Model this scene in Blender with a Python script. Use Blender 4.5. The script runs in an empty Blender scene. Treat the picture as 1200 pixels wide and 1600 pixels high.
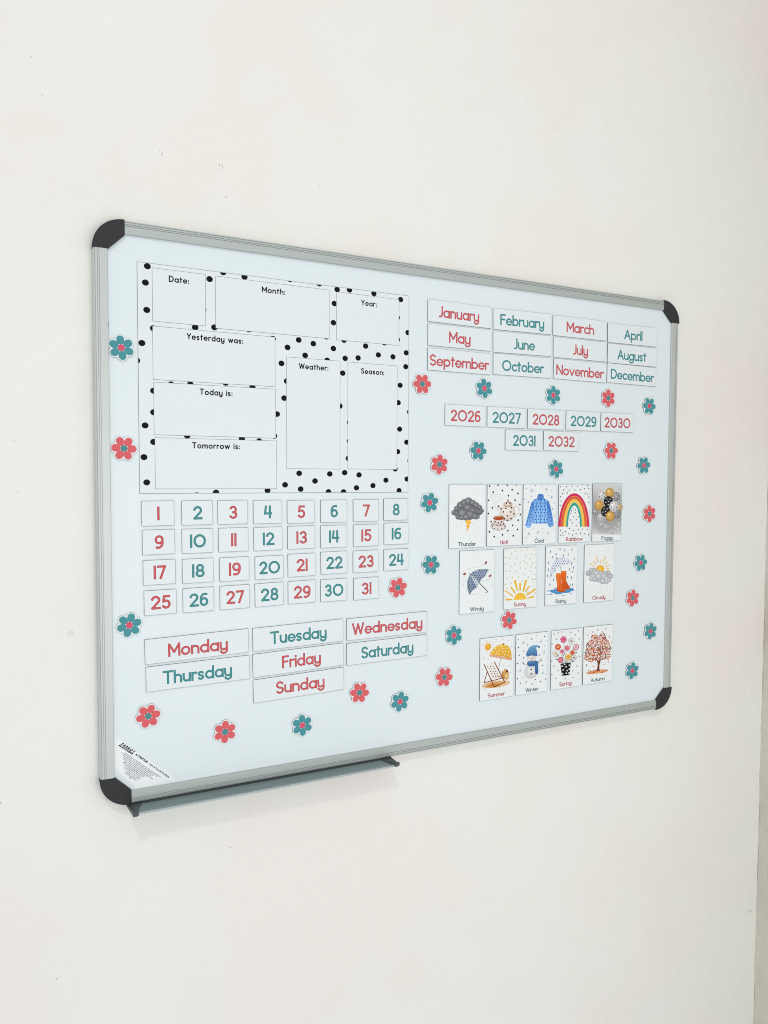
import bpy, bmesh, math, random
from mathutils import Matrix, Vector
from mathutils.geometry import tessellate_polygon

scene = bpy.context.scene
MM = 0.001
R = math.radians

# ------------------------------------------------------------------ camera
cam_d = bpy.data.cameras.new('camera')
cam = bpy.data.objects.new('camera', cam_d)
scene.collection.objects.link(cam)
scene.camera = cam
cam_d.sensor_fit = 'HORIZONTAL'
cam_d.sensor_width = 36.0
cam_d.lens = 1132.57 / 1200 * 36.0
cam_d.clip_start = 0.01
cam_d.clip_end = 50


def _rot(r):
    v = Vector(r)
    return Matrix.Rotation(v.length, 3, v.normalized())


_world2cam = _rot((0.04415575, -0.44524126, -0.00650719)) @ Matrix(((1, 0, 0), (0, 0, -1), (0, 1, 0)))
_w2b = Matrix(((1, 0, 0), (0, -1, 0), (0, 0, -1))) @ _world2cam
_m = _w2b.transposed().to_4x4()
_m.translation = Vector((-678.982, -1179.299, 58.506)) * MM
cam.matrix_world = _m

# ------------------------------------------------------------------ world and lamps (indoor light)
world = bpy.data.worlds.new('World')
scene.world = world
world.use_nodes = True
bg = world.node_tree.nodes['Background']
bg.inputs['Color'].default_value = (0.955, 0.985, 1.0, 1)
bg.inputs['Strength'].default_value = 0.82


def area(name, loc, target, size, power, col):
    d = bpy.data.lights.new(name, 'AREA')
    d.shape = 'DISK'
    d.size = size
    d.energy = power
    d.color = col
    o = bpy.data.objects.new(name, d)
    scene.collection.objects.link(o)
    o.location = loc
    o.rotation_euler = (Vector(target) - Vector(loc)).to_track_quat('-Z', 'Y').to_euler()
    return o


area('ceiling_lamp', (-1.45, -2.85, 3.1), (-0.2, 0, -0.2), 0.32, 30.0, (1.0, 0.97, 0.93))
area('soft_fill_light', (-0.1, -2.0, -0.2), (0.05, 0, -0.2), 1.4, 9.5, (1.0, 0.985, 0.95))  # added fill for soft falloff over the wall, no actual window behind it

scene.view_settings.view_transform = 'Standard'
scene.view_settings.look = 'None'
scene.view_settings.exposure = 0.0
scene.view_settings.gamma = 1.0
scene.render.engine = 'CYCLES'
scene.cycles.filter_width = 1.0

# ------------------------------------------------------------------ materials


def lin(c):
    return tuple(((v / 255) / 12.92 if v / 255 <= 0.04045 else ((v / 255 + 0.055) / 1.055) ** 2.4) for v in c)


def mat(name, rgb, rough=0.5, metal=0.0, spec=0.5, noise=0.0, nscale=60.0, bump=0.0, bscale=400.0, rnoise=0.0,
        stretch=None, attr=None, coat=0.0):
    m = bpy.data.materials.new(name)
    m.use_nodes = True
    nt = m.node_tree
    b = nt.nodes['Principled BSDF']
    b.inputs['Base Color'].default_value = (*lin(rgb), 1)
    b.inputs['Roughness'].default_value = rough
    b.inputs['Metallic'].default_value = metal
    b.inputs['Specular IOR Level'].default_value = spec
    b.inputs['Coat Weight'].default_value = coat
    tc = nt.nodes.new('ShaderNodeTexCoord')
    vec = tc.outputs['Object']
    if stretch:
        mp = nt.nodes.new('ShaderNodeMapping')
        mp.inputs['Scale'].default_value = stretch
        nt.links.new(vec, mp.inputs['Vector'])
        vec = mp.outputs['Vector']
    col_src = None
    if attr:
        a = nt.nodes.new('ShaderNodeAttribute')
        a.attribute_name = attr
        col_src = a.outputs['Color']
    if noise > 0:
        n = nt.nodes.new('ShaderNodeTexNoise')
        n.inputs['Scale'].default_value = nscale
        n.inputs['Detail'].default_value = 5
        nt.links.new(vec, n.inputs['Vector'])
        mr = nt.nodes.new('ShaderNodeMapRange')
        mr.inputs['From Min'].default_value = 0.3
        mr.inputs['From Max'].default_value = 0.7
        mr.inputs['To Min'].default_value = 1 - noise
        mr.inputs['To Max'].default_value = 1 + noise
        nt.links.new(n.outputs['Fac'], mr.inputs['Value'])
        hs = nt.nodes.new('ShaderNodeHueSaturation')
        hs.inputs['Color'].default_value = (*lin(rgb), 1)
        if col_src:
            nt.links.new(col_src, hs.inputs['Color'])
        nt.links.new(mr.outputs['Result'], hs.inputs['Value'])
        col_src = hs.outputs['Color']
    if col_src:
        nt.links.new(col_src, b.inputs['Base Color'])
    if rnoise > 0:
        n = nt.nodes.new('ShaderNodeTexNoise')
        n.inputs['Scale'].default_value = nscale * 0.5
        nt.links.new(vec, n.inputs['Vector'])
        mr = nt.nodes.new('ShaderNodeMapRange')
        mr.inputs['To Min'].default_value = max(rough - rnoise, 0.02)
        mr.inputs['To Max'].default_value = rough + rnoise
        nt.links.new(n.outputs['Fac'], mr.inputs['Value'])
        nt.links.new(mr.outputs['Result'], b.inputs['Roughness'])
    if bump > 0:
        n = nt.nodes.new('ShaderNodeTexNoise')
        n.inputs['Scale'].default_value = bscale
        n.inputs['Detail'].default_value = 4
        nt.links.new(vec, n.inputs['Vector'])
        bp = nt.nodes.new('ShaderNodeBump')
        bp.inputs['Strength'].default_value = 1.0
        bp.inputs['Distance'].default_value = bump
        nt.links.new(n.outputs['Fac'], bp.inputs['Height'])
        nt.links.new(bp.outputs['Normal'], b.inputs['Normal'])
    return m


def wall_material(name, base, tint, bumpd=0.0006):
    m = bpy.data.materials.new(name)
    m.use_nodes = True
    nt = m.node_tree
    b = nt.nodes['Principled BSDF']
    b.inputs['Roughness'].default_value = 0.75
    b.inputs['Specular IOR Level'].default_value = 0.25
    tc = nt.nodes.new('ShaderNodeTexCoord')
    n1 = nt.nodes.new('ShaderNodeTexNoise')          # uneven coats of paint
    n1.inputs['Scale'].default_value = 2.3
    n1.inputs['Detail'].default_value = 6
    n1.inputs['Roughness'].default_value = 0.55
    cr = nt.nodes.new('ShaderNodeValToRGB')
    cr.color_ramp.elements[0].position = 0.46
    cr.color_ramp.elements[0].color = (*lin(base), 1)
    cr.color_ramp.elements[1].position = 0.58
    cr.color_ramp.elements[1].color = (*lin(tint), 1)
    n2 = nt.nodes.new('ShaderNodeTexNoise')          # fine mottling
    n2.inputs['Scale'].default_value = 260
    n2.inputs['Detail'].default_value = 3
    mr = nt.nodes.new('ShaderNodeMapRange')
    mr.inputs['To Min'].default_value = 0.975
    mr.inputs['To Max'].default_value = 1.02
    hs = nt.nodes.new('ShaderNodeHueSaturation')
    n3 = nt.nodes.new('ShaderNodeTexNoise')          # roller stipple
    n3.inputs['Scale'].default_value = 170
    n3.inputs['Detail'].default_value = 5
    n3.inputs['Roughness'].default_value = 0.6
    n4 = nt.nodes.new('ShaderNodeTexNoise')          # trowelled undulation
    n4.inputs['Scale'].default_value = 9
    n4.inputs['Detail'].default_value = 4
    ad = nt.nodes.new('ShaderNodeMath')
    ad.operation = 'MULTIPLY_ADD'
    ad.inputs[1].default_value = 6.0
    bp = nt.nodes.new('ShaderNodeBump')
    bp.inputs['Distance'].default_value = bumpd
    bp.inputs['Strength'].default_value = 1.0
    L = nt.links.new
    for n in (n1, n2, n3, n4):
        L(tc.outputs['Object'], n.inputs['Vector'])
    L(n1.outputs['Fac'], cr.inputs['Fac'])
    L(n2.outputs['Fac'], mr.inputs['Value'])
    L(cr.outputs['Color'], hs.inputs['Color'])
    L(mr.outputs['Result'], hs.inputs['Value'])
    L(hs.outputs['Color'], b.inputs['Base Color'])
    L(n4.outputs['Fac'], ad.inputs[0])
    L(n3.outputs['Fac'], ad.inputs[2])
    L(ad.outputs['Value'], bp.inputs['Height'])
    L(bp.outputs['Normal'], b.inputs['Normal'])
    return m


M = dict(
    wall=wall_material('wall_paint', (230, 230, 224), (232, 226, 221)),
    side=wall_material('side_wall_plaster', (205, 200, 190), (194, 188, 178), 0.0016),
    board=mat('whiteboard_enamel', (218, 227, 230), rough=0.30, spec=0.35, noise=0.006, nscale=6, rnoise=0.04),
    alu=mat('brushed_aluminium', (177, 183, 180), rough=0.42, metal=0.35, noise=0.03, nscale=500, stretch=(0.02, 1, 1), rnoise=0.05),
    alu_v=mat('brushed_aluminium_upright', (190, 195, 193), rough=0.42, metal=0.35, noise=0.03, nscale=500, stretch=(1, 1, 0.02), rnoise=0.05),
    groove=mat('groove_aluminium', (120, 126, 124), rough=0.5, metal=0.2),
    cap=mat('corner_plastic', (46, 46, 48), rough=0.55, spec=.25, noise=0.12, nscale=900, bump=0.0002, bscale=1500),
    tray=mat('tray_aluminium', (132, 146, 148), rough=0.45, metal=0.3, noise=0.03, nscale=300, stretch=(0.02, 1, 1)),
    tray_edge=mat('tray_lip_aluminium', (168, 176, 176), rough=0.4, metal=0.3),
    clip=mat('tray_clip_plastic', (66, 72, 75), rough=0.45),
    magnet=mat('magnet_sheet', (78, 80, 80), rough=0.8),
    picture_card=mat('picture_card_stock', (228, 232, 232), rough=0.42, spec=0.3, noise=0.006, nscale=25),
    card=mat('laminated_card', (220, 226, 229), rough=0.42, spec=0.3, noise=0.006, nscale=25),
    flower_base=mat('flower_white_border', (222, 226, 228), rough=0.5),
    ink=mat('printed_ink', (255, 255, 255), rough=0.5, spec=0.10, noise=0.035, nscale=700, attr='ink'),
    sticker=mat('sticker_paper', (230, 234, 235), rough=0.5),
    chip=mat('chipped_plaster', (182, 179, 172), rough=0.9),
    smudge=mat('smudge_grime', (221, 219, 214), rough=0.8),
    screw=mat('screw_steel', (90, 94, 96), rough=0.4, metal=0.8),
)

# ------------------------------------------------------------------ object helpers


def link(o, parent=None):
    scene.collection.objects.link(o)
    if parent is not None:
        o.parent = parent
    return o


def tag(o, label, cat, group=None, kind=None):
    if label:
        o['label'] = label
    if cat:
        o['category'] = cat
    if group:
        o['group'] = group
    if kind:
        o['kind'] = kind
    return o


def thing(name, loc, label, cat, group=None, rot=0.0):
    o = bpy.data.objects.new(name, None)
    o.empty_display_size = 0.01
    link(o)
    o.location = Vector(loc) * MM
    o.rotation_euler = (0, R(rot), 0)
    return tag(o, label, cat, group)


def mesh_obj(name, verts, faces, m, parent=None, smooth=False, loc=None):
    me = bpy.data.meshes.new(name)
    me.from_pydata([tuple(c * MM for c in v) for v in verts], [], faces)
    bm = bmesh.new()
    bm.from_mesh(me)
    bmesh.ops.recalc_face_normals(bm, faces=bm.faces)
    bm.to_mesh(me)
    bm.free()
    if m:
        me.materials.append(m)
    if smooth:
        for p in me.polygons:
            p.use_smooth = True
    o = link(bpy.data.objects.new(name, me), parent)
    if loc:
        o.location = Vector(loc) * MM
    return o


def prism_mesh(name, poly, y0, y1, m, bevel=0.0):
    """poly = list of (x, z) in mm, extruded between depths y0 (front) and y1 (back)."""
    bm = bmesh.new()
    f = [bm.verts.new((x * MM, y0 * MM, z * MM)) for x, z in poly]
    k = [bm.verts.new((x * MM, y1 * MM, z * MM)) for x, z in poly]
    bm.faces.new(f)
    bm.faces.new(list(reversed(k)))
    n = len(poly)
    for i in range(n):
        bm.faces.new((f[i], k[i], k[(i + 1) % n], f[(i + 1) % n]))
    bmesh.ops.recalc_face_normals(bm, faces=bm.faces)
    if bevel > 0:
        ed = [e for e in bm.edges if all(abs(v.co.y - y0 * MM) < 1e-7 for v in e.verts)]
        bmesh.ops.bevel(bm, geom=ed, offset=bevel * MM, segments=3, profile=0.6, affect='EDGES')
    me = bpy.data.meshes.new(name)
    bm.to_mesh(me)
    bm.free()
    if m:
        me.materials.append(m)
    return me


def add(name, me, parent=None, loc=None):
    o = link(bpy.data.objects.new(name, me), parent)
    if loc:
        o.location = Vector(loc) * MM
    return o


def rrect(w, h, r=1.0, seg=3, cx=0, cz=0):
    out = []
    for qx, qz, a0 in ((1, 1, 0), (-1, 1, 90), (-1, -1, 180), (1, -1, 270)):
        for i in range(seg + 1):
            a = R(a0 + 90 * i / seg)
            out.append((cx + qx * (w / 2 - r) + r * math.cos(a), cz + qz * (h / 2 - r) + r * math.sin(a)))
    return out


# ------------------------------------------------------------------ flat print: layered ink shapes
STEP = 0.005   # mm between ink layers that overlap


class Ink:
    def __init__(self):
        self.v, self.f, self.c, self.boxes = [], [], [], []

    def _rank(self, pts):
        xs = [p[0] for p in pts]
        zs = [p[1] for p in pts]
        b = (min(xs), min(zs), max(xs), max(zs))
        r = 0
        for q in self.boxes:
            if q[4] > r and b[0] < q[2] and b[2] > q[0] and b[1] < q[3] and b[3] > q[1]:
                r = q[4]
        r += 1
        self.boxes.append((*b, r))
        return r

    def _put(self, pts, tris, cols):
        y = -STEP * self._rank(pts)
        o = len(self.v)
        self.v += [(p[0], y, p[1]) for p in pts]
        for t in tris:
            a, b, c = t
            ar = (pts[b][0] - pts[a][0]) * (pts[c][1] - pts[a][1]) - (pts[b][1] - pts[a][1]) * (pts[c][0] - pts[a][0])
            if abs(ar) < 1e-9:
                continue
            if ar > 0:
                t = (a, b, c)
            else:
                t = (a, c, b)
            self.f.append(tuple(o + i for i in t))
            self.c.append([cols[i] for i in t])

    def poly(self, pts, col, col2=None, clip=None):
        if clip:
            pts = clip_rect(pts, clip)
        if len(pts) < 3:
            return
        tris = tessellate_polygon([[Vector((p[0], p[1], 0)) for p in pts]])
        if col2 is None:
            cols = [lin(col)] * len(pts)
        else:
            zs = [p[1] for p in pts]
            a, b = min(zs), max(zs)
            A, B = lin(col), lin(col2)
            cols = [tuple(B[k] + (A[k] - B[k]) * (p[1] - a) / max(b - a, 1e-6) for k in range(3)) for p in pts]
        self._put(pts, tris, cols)

    def ell(self, cx, cz, rx, rz, col, edge=None, n=18, rot=0.0, off=(0, 0), clip=None):
        ca, sa = math.cos(R(rot)), math.sin(R(rot))
        ring = []
        for i in range(n):
            a = 2 * math.pi * i / n
            x, z = rx * math.cos(a), rz * math.sin(a)
            ring.append((cx + x * ca - z * sa, cz + x * sa + z * ca))
        if edge is None or clip:
            return self.poly(ring, col, clip=clip)
        A, B = lin(col), lin(edge)
        pts = [(cx + off[0] * rx, cz + off[1] * rz)] + ring
        self._put(pts, [(0, 1 + i, 1 + (i + 1) % n) for i in range(n)], [A] + [B] * n)

    def line(self, pts, w, col, closed=False, cap=0.0, round_cap=False):
        P = [Vector((p[0], p[1])) for p in pts]
        Q = [P[0]]
        for p in P[1:]:
            if (p - Q[-1]).length > 1e-4:
                Q.append(p)
        P = Q
        if closed and (P[0] - P[-1]).length < 1e-4:
            P.pop()
        n = len(P)
        if n < 2:
            return
        h = w / 2
        if n > 2:       # split at sharp corners so that no stroke pinches
            cuts = []
            for i in range(0 if closed else 1, n if closed else n - 1):
                d1, d2 = (P[i] - P[i - 1]).normalized(), (P[(i + 1) % n] - P[i]).normalized()
                if d1.dot(d2) < .55:
                    cuts.append(i)
            if cuts and not closed:
                ed = [0] + cuts + [n - 1]
                for k in range(len(ed) - 1):
                    seg = [tuple(q) for q in P[ed[k]:ed[k + 1] + 1]]
                    if round_cap:
                        self.line(seg, w, col, round_cap=True)
                        continue
                    a, b = Vector(seg[0]), Vector(seg[1])
                    c0 = cap if k == 0 else h * .8
                    seg[0] = tuple(a + (a - b).normalized() * c0)
                    a, b = Vector(seg[-1]), Vector(seg[-2])
                    c1 = cap if k == len(ed) - 2 else h * .8
                    seg[-1] = tuple(a + (a - b).normalized() * c1)
                    self.line(seg, w, col)
                return
        if not closed and cap:
            P[0] = P[0] + (P[0] - P[1]).normalized() * cap
            P[-1] = P[-1] + (P[-1] - P[-2]).normalized() * cap
        Lp, Rp = [], []
        for i in range(n):
            a = P[i - 1] if (i > 0 or closed) else None
            b = P[(i + 1) % n] if (i < n - 1 or closed) else None
            d1 = (P[i] - a).normalized() if a is not None else None
            d2 = (b - P[i]).normalized() if b is not None else None
            if d1 is None:
                d1 = d2
            if d2 is None:
                d2 = d1
            t = d1 + d2
            if t.length < 1e-3:
                t = d2
            t.normalize()
            nn = Vector((-t.y, t.x))
            k = h / max(nn.dot(Vector((-d1.y, d1.x))), 0.45)
            Lp.append(P[i] + nn * k)
            Rp.append(P[i] - nn * k)
        pts2 = [tuple(p) for p in Lp] + [tuple(p) for p in Rp]
        tris = []
        for i in range(n if closed else n - 1):
            j = (i + 1) % n
            tris += [(i, j, n + j), (i, n + j, n + i)]
        if round_cap and not closed:
            for e, (c, d) in enumerate(((P[0], (P[0] - P[1]).normalized()), (P[-1], (P[-1] - P[-2]).normalized()))):
                base = len(pts2)
                nrm = Vector((-d.y, d.x))
                pts2.append(tuple(c))
                for s in range(7):
                    a = math.pi * s / 6
                    pts2.append(tuple(c + nrm * h * math.cos(a) + d * h * math.sin(a)))
                tris += [(base, base + 1 + s, base + 2 + s) for s in range(6)]
        self._put(pts2, tris, [lin(col)] * len(pts2))

    def build(self, name, parent, y):
        me = bpy.data.meshes.new(name)
        me.from_pydata([(a * MM, b * MM, c * MM) for a, b, c in self.v], [], self.f)
        at = me.color_attributes.new('ink', 'FLOAT_COLOR', 'CORNER')
        i = 0
        for tri in self.c:
            for c in tri:
                at.data[i].color = (*c, 1)
                i += 1
        me.materials.append(M['ink'])
        o = link(bpy.data.objects.new(name, me), parent)
        o.location.y = y * MM
        return o


def clip_rect(pts, rc):
    x0, z0, x1, z1 = rc
    for ax, lim, sg in ((0, x0, 1), (0, x1, -1), (1, z0, 1), (1, z1, -1)):
        out = []
        for i in range(len(pts)):
            a, b = pts[i - 1], pts[i]
            ia, ib = (a[ax] - lim) * sg >= 0, (b[ax] - lim) * sg >= 0
            if ia != ib:
                t = (lim - a[ax]) / (b[ax] - a[ax])
                out.append((a[0] + (b[0] - a[0]) * t, a[1] + (b[1] - a[1]) * t))
            if ib:
                out.append(b)
        pts = out
        if not pts:
            break
    return pts


# ------------------------------------------------------------------ rounded sans lettering, drawn as strokes
def arc(cx, cy, rx, ry, a0, a1, n=None):
    n = n or max(4, int(abs(a1 - a0) / 15))
    return [(cx + rx * math.cos(R(a0 + (a1 - a0) * i / n)), cy + ry * math.sin(R(a0 + (a1 - a0) * i / n))) for i in range(n + 1)]


XH = 0.62
r_ = XH / 2
G = {
    'a': (XH, [('c', arc(r_, r_, r_, r_, 0, 345)), ('o', [(XH, XH), (XH, 0)])]),
    'b': (XH, [('c', arc(r_, r_, r_, r_, 0, 345)), ('o', [(0, 1.0), (0, 0)])]),
    'c': (XH * .82, [('o', arc(r_, r_, r_, r_, 48, 312))]),
    'd': (XH, [('c', arc(r_, r_, r_, r_, 0, 345)), ('o', [(XH, 1.0), (XH, 0)])]),
    'e': (XH * .97, [('o', arc(r_, r_, r_, r_, 0, 316)), ('b', [(.09, r_), (XH - .09, r_)])]),
    'g': (XH, [('c', arc(r_, r_, r_, r_, 0, 345)), ('o', [(XH, XH), (XH, -.06)] + arc(r_, -.06, r_, .27, 0, -155))]),
    'h': (XH * .85, [('o', [(0, 1.0), (0, 0)]), ('o', arc(XH * .425, XH - .25, XH * .425, .25, 180, 0) + [(XH * .85, 0)])]),
    'i': (0.0, [('o', [(0, XH), (0, 0)]), ('o', [(0, .88), (0, .93)])]),
    'l': (0.0, [('o', [(0, 1.0), (0, 0)])]),
    'm': (XH * 1.45, [('o', [(0, XH), (0, 0)]), ('o', arc(XH * .3625, XH - .21, XH * .3625, .21, 180, 0) + [(XH * .725, 0)]),
                      ('o', arc(XH * 1.0875, XH - .21, XH * .3625, .21, 180, 0) + [(XH * 1.45, 0)])]),
    'n': (XH * .85, [('o', [(0, XH), (0, 0)]), ('o', arc(XH * .425, XH - .25, XH * .425, .25, 180, 0) + [(XH * .85, 0)])]),
    'o': (XH, [('c', arc(r_, r_, r_, r_, 0, 345))]),
    'p': (XH, [('c', arc(r_, r_, r_, r_, 0, 345)), ('o', [(0, XH), (0, -.32)])]),
    'r': (XH * .5, [('o', [(0, XH), (0, 0)]), ('o', arc(.24, XH - .24, .24, .24, 180, 65))]),
    's': (XH * .68, [('o', arc(.2, XH - .155, .185, .155, 35, 262) + arc(.195, .15, .185, .15, 85, -145))]),
    't': (XH * .5, [('o', [(.14, .9), (.14, 0)]), ('o', [(0, .66), (.3, .66)])]),
    'u': (XH * .85, [('o', [(0, XH)] + arc(XH * .425, .25, XH * .425, .25, 180, 360)), ('o', [(XH * .85, XH), (XH * .85, 0)])]),
    'v': (XH * .9, [('o', [(0, XH), (XH * .45, 0), (XH * .9, XH)])]),
    'w': (XH * 1.4, [('o', [(0, XH), (XH * .35, 0), (XH * .7, XH * .95), (XH * 1.05, 0), (XH * 1.4, XH)])]),
    'y': (XH * .85, [('o', [(0, XH)] + arc(XH * .425, .25, XH * .425, .25, 180, 360)),
                     ('o', [(XH * .85, XH), (XH * .85, -.08)] + arc(XH * .425, -.08, XH * .425, .24, 0, -160))]),
    'A': (.74, [('o', [(0, 0), (.37, 1), (.74, 0)]), ('o', [(.14, .33), (.6, .33)])]),
    'C': (.84, [('o', arc(.5, .5, .5, .5, 45, 315))]),
    'D': (.72, [('o', [(0, .5), (0, 1), (.25, 1)] + arc(.25, .5, .47, .5, 80, -80) + [(.25, 0), (0, 0), (0, .5)])]),
    'F': (.5, [('o', [(0, 0), (0, 1), (.5, 1)]), ('o', [(0, .52), (.44, .52)])]),
    'H': (.66, [('o', [(0, 0), (0, 1)]), ('o', [(.66, 0), (.66, 1)]), ('o', [(0, .52), (.66, .52)])]),
    'J': (.36, [('o', [(.36, 1), (.36, .25)] + arc(.11, .25, .25, .25, 0, -100))]),
    'M': (.82, [('o', [(0, 0), (0, 1), (.41, .3), (.82, 1), (.82, 0)])]),
    'N': (.7, [('o', [(0, 0), (0, 1), (.7, 0), (.7, 1)])]),
    'O': (1.0, [('c', arc(.5, .5, .5, .5, 0, 345))]),
    'R': (.55, [('o', [(0, 0), (0, 1), (.26, 1)] + arc(.26, .74, .27, .26, 80, -80) + [(.26, .48), (0, .48)]), ('o', [(.24, .48), (.55, 0)])]),
    'S': (.56, [('o', arc(.285, .745, .265, .255, 30, 262) + arc(.28, .245, .28, .245, 85, -150))]),
    'T': (.68, [('o', [(0, 1), (.68, 1)]), ('o', [(.34, 1), (.34, 0)])]),
    'W': (1.06, [('o', [(0, 1), (.27, 0), (.53, .95), (.79, 0), (1.06, 1)])]),
    'Y': (.66, [('o', [(0, 1), (.33, .45), (.66, 1)]), ('o', [(.33, .45), (.33, 0)])]),
    '0': (.98, [('c', arc(.49, .5, .49, .5, 0, 345))]),
    '1': (0.0, [('o', [(0, 1), (0, 0)])]),
    '2': (.6, [('o', arc(.3, .72, .29, .28, 165, -28) + [(.02, 0), (.62, 0)])]),
    '3': (.54, [('o', arc(.26, .745, .245, .255, 150, -85)), ('o', arc(.265, .26, .275, .26, 85, -150))]),
    '4': (.58, [('o', [(.08, 1), (.0, .36), (.58, .36)]), ('o', [(.46, 1), (.46, 0)])]),
    '5': (.56, [('o', [(.52, 1), (.1, 1), (.05, .55)] + arc(.265, .31, .29, .31, 125, -145))]),
    '6': (.56, [('c', arc(.28, .3, .28, .3, 0, 345)), ('o', arc(.36, .56, .36, .44, 70, 180) + [(0, .3)])]),
    '7': (.56, [('o', [(0, 1), (.56, 1), (.2, 0)])]),
    '8': (.58, [('c', arc(.29, .755, .24, .245, 0, 345)), ('c', arc(.29, .26, .29, .26, 0, 345))]),
    '9': (.56, [('c', arc(.28, .7, .28, .3, 0, 345)), ('o', [(.56, .7)] + arc(.2, .44, .36, .44, 0, -110))]),
    ':': (0.0, [('o', [(0, .0), (0, .05)]), ('o', [(0, .50), (0, .55)])]),
    '!': (0.0, [('o', [(0, 1), (0, .3)]), ('o', [(0, .0), (0, .06)])]),
    '&': (.6, [('o', [(.6, 0), (.14, .7)] + arc(.28, .8, .16, .2, 200, -20) + [(.05, .35)] + arc(.24, .22, .22, .22, 150, 340) + [(.56, .45)])]),
    'E': (.5, [('o', [(.5, 1), (0, 1), (0, 0), (.5, 0)]), ('o', [(0, .52), (.44, .52)])]),
    'I': (0.0, [('o', [(0, 1), (0, 0)])]),
    'P': (.5, [('o', [(0, 0), (0, 1), (.26, 1)] + arc(.26, .74, .25, .26, 80, -80) + [(.26, .48), (0, .48)])]),
    'U': (.6, [('o', [(0, 1)] + arc(.3, .3, .3, .3, 180, 360) + [(.6, 1)])]),
    ' ': (.25, []),
}


def lettering(ink, text, cx, base, width, cap, stroke, col, inner=None, round_cap=False, rot=0.0, origin=None, slant=0.0):
    """cx, base in mm; width = total outer width; cap = outer cap height."""
    h = cap - stroke
    if origin is None:
        k = h
        nat = sum(G[c][0] for c in text) * k
        gaps = max(len(text) - 1, 1)
        sp = stroke * (1.5 if round_cap else 1.25 if cap < 9.5 else 1.5 if text.isdigit() else 1.22)
        kx = 1.0
        if nat < 1e-6 or len(text) == 1:
            width = nat + stroke + (sp * (len(text) - 1) if len(text) > 1 else 0)
        else:
            kx = (width - stroke - sp * gaps) / nat
            if kx > 1.18:
                kx = 1.18
                sp = (width - stroke - nat * kx) / gaps
        x = cx - width / 2 + stroke / 2
    ca, sa = math.cos(R(rot)), math.sin(R(rot))
    for ch in text:
        wd, strokes = G[ch]
        for wdt, c in ((stroke, col),) + (((stroke * 0.56, inner),) if inner else ()):
            for kind, pts in strokes:
                P = []
                for px, pz in pts:
                    lx, lz = x + px * k * kx + slant * pz * h, base + stroke / 2 + pz * h
                    if rot:
                        dx, dz = lx - cx, lz - base
                        lx, lz = cx + dx * ca - dz * sa, base + dx * sa + dz * ca
                    P.append((lx, lz))
                shrink = (stroke - wdt) / 2
                if kind == 'b':
                    ink.line(P, wdt * .72, c)
                elif kind == 'c':
                    ink.line(P, wdt, c, closed=True)
                else:
                    ink.line(P, wdt, c, cap=(stroke / 2 - shrink) if not round_cap else 0.0, round_cap=round_cap)
        x += wd * k * kx + sp


# ------------------------------------------------------------------ the walls (setting)
def box(name, x0, x1, y0, y1, z0, z1, m, parent=None, bevel=0.0):
    V = [(x, y, z) for x in (x0, x1) for y in (y0, y1) for z in (z0, z1)]
    F = [(0, 1, 3, 2), (4, 6, 7, 5), (0, 4, 5, 1), (2, 3, 7, 6), (0, 2, 6, 4), (1, 5, 7, 3)]
    o = mesh_obj(name, V, F, m, parent)
    if bevel:
        b = o.modifiers.new('edge', 'BEVEL')
        b.width = bevel * MM
        b.segments = 3
    return o


WALL_Y = 14.0
wall = box('wall', -2600, 927, WALL_Y, WALL_Y + 120, -1900, 2000, M['wall'])
tag(wall, 'white painted wall the whiteboard hangs on', None, kind='structure')
# rough plastered return of the room corner, its arris slightly uneven
random.seed(4)
sv, sf = [], []
NZ, NY = 160, 3
for j in range(NZ + 1):
    z = -1900 + 3900 * j / NZ
    wob = 1.3 * math.sin(z * .013) + 1.0 * math.sin(z * .041 + 1) + random.uniform(-.7, .7)
    for i, y in enumerate((WALL_Y + 119, WALL_Y - 3, WALL_Y - 40, -700)):
        sv.append((927 + (wob if i in (0, 1) else wob * .4), y, z))
for j in range(NZ):
    for i in range(NY):
        a = j * 4 + i
        sf.append((a, a + 1, a + 5, a + 4))
side = mesh_obj('side_wall', sv, sf, M['side'])
tag(side, 'rough beige plaster side wall at the right corner', None, kind='structure')

# chips and marks on the paint
rng = random.Random(11)


def blot(cx, cz, rx, rz, n=9):
    return [(cx + rx * (.6 + .5 * rng.random()) * math.cos(2 * math.pi * i / n), cz + rz * (.6 + .5 * rng.random()) * math.sin(2 * math.pi * i / n)) for i in range(n)]


CHIPS = [(-496, 566, .9, 5, 20), (-499, 570, .8, 2, 0), (-406, 566, 2.0, 2.6, 0), (-401, 564, 1.2, 3, 20), (-403, 559, 1.5, 1, 0), (-678, 669, 1.4, 1.6, 0),
         (-664, 617, 1.3, 1.1, 0), (-234, 563, 2.2, .8, 0), (-396, 517, 2.2, 1.3, 0), (-709, 113, 1.8, 1.5, 0), (-736, -421, 1.5, 2, 0),
         (-665, -710, 2.0, 1.8, 30), (-395, -563, 1.6, 1.3, 0), (-706, 40, 2.2, .7, 0),
         (905, -1010, 2.5, 7, 10), (898, -1006, 1.5, 5, 0)]
for x, z, rx, rz, a in CHIPS:
    P = blot(0, 0, rx * .72, rz * .72)
    o = add('paint_chip', prism_mesh('paint_chip', P, 0, 1.2, M['chip']), wall, (x, WALL_Y - .25, z))
    o.rotation_euler = (0, R(a), 0)
P = blot(0, 0, 6, 7, 14)
add('smudge', prism_mesh('smudge', P, 0, 1.0, M['smudge']), wall, (-637, WALL_Y - .2, -177))

# ------------------------------------------------------------------ the whiteboard
wb = thing('whiteboard', (0, 0, 0), 'large white magnetic whiteboard with grey aluminium frame and black corner caps hung on the wall', 'whiteboard')
box('board_surface', -584, 584, 0, 6, -434, 434, M['board'], wb)
box('backing_panel', -586, 586, 6.2, 11, -436, 436, M['alu'], wb)

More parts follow.
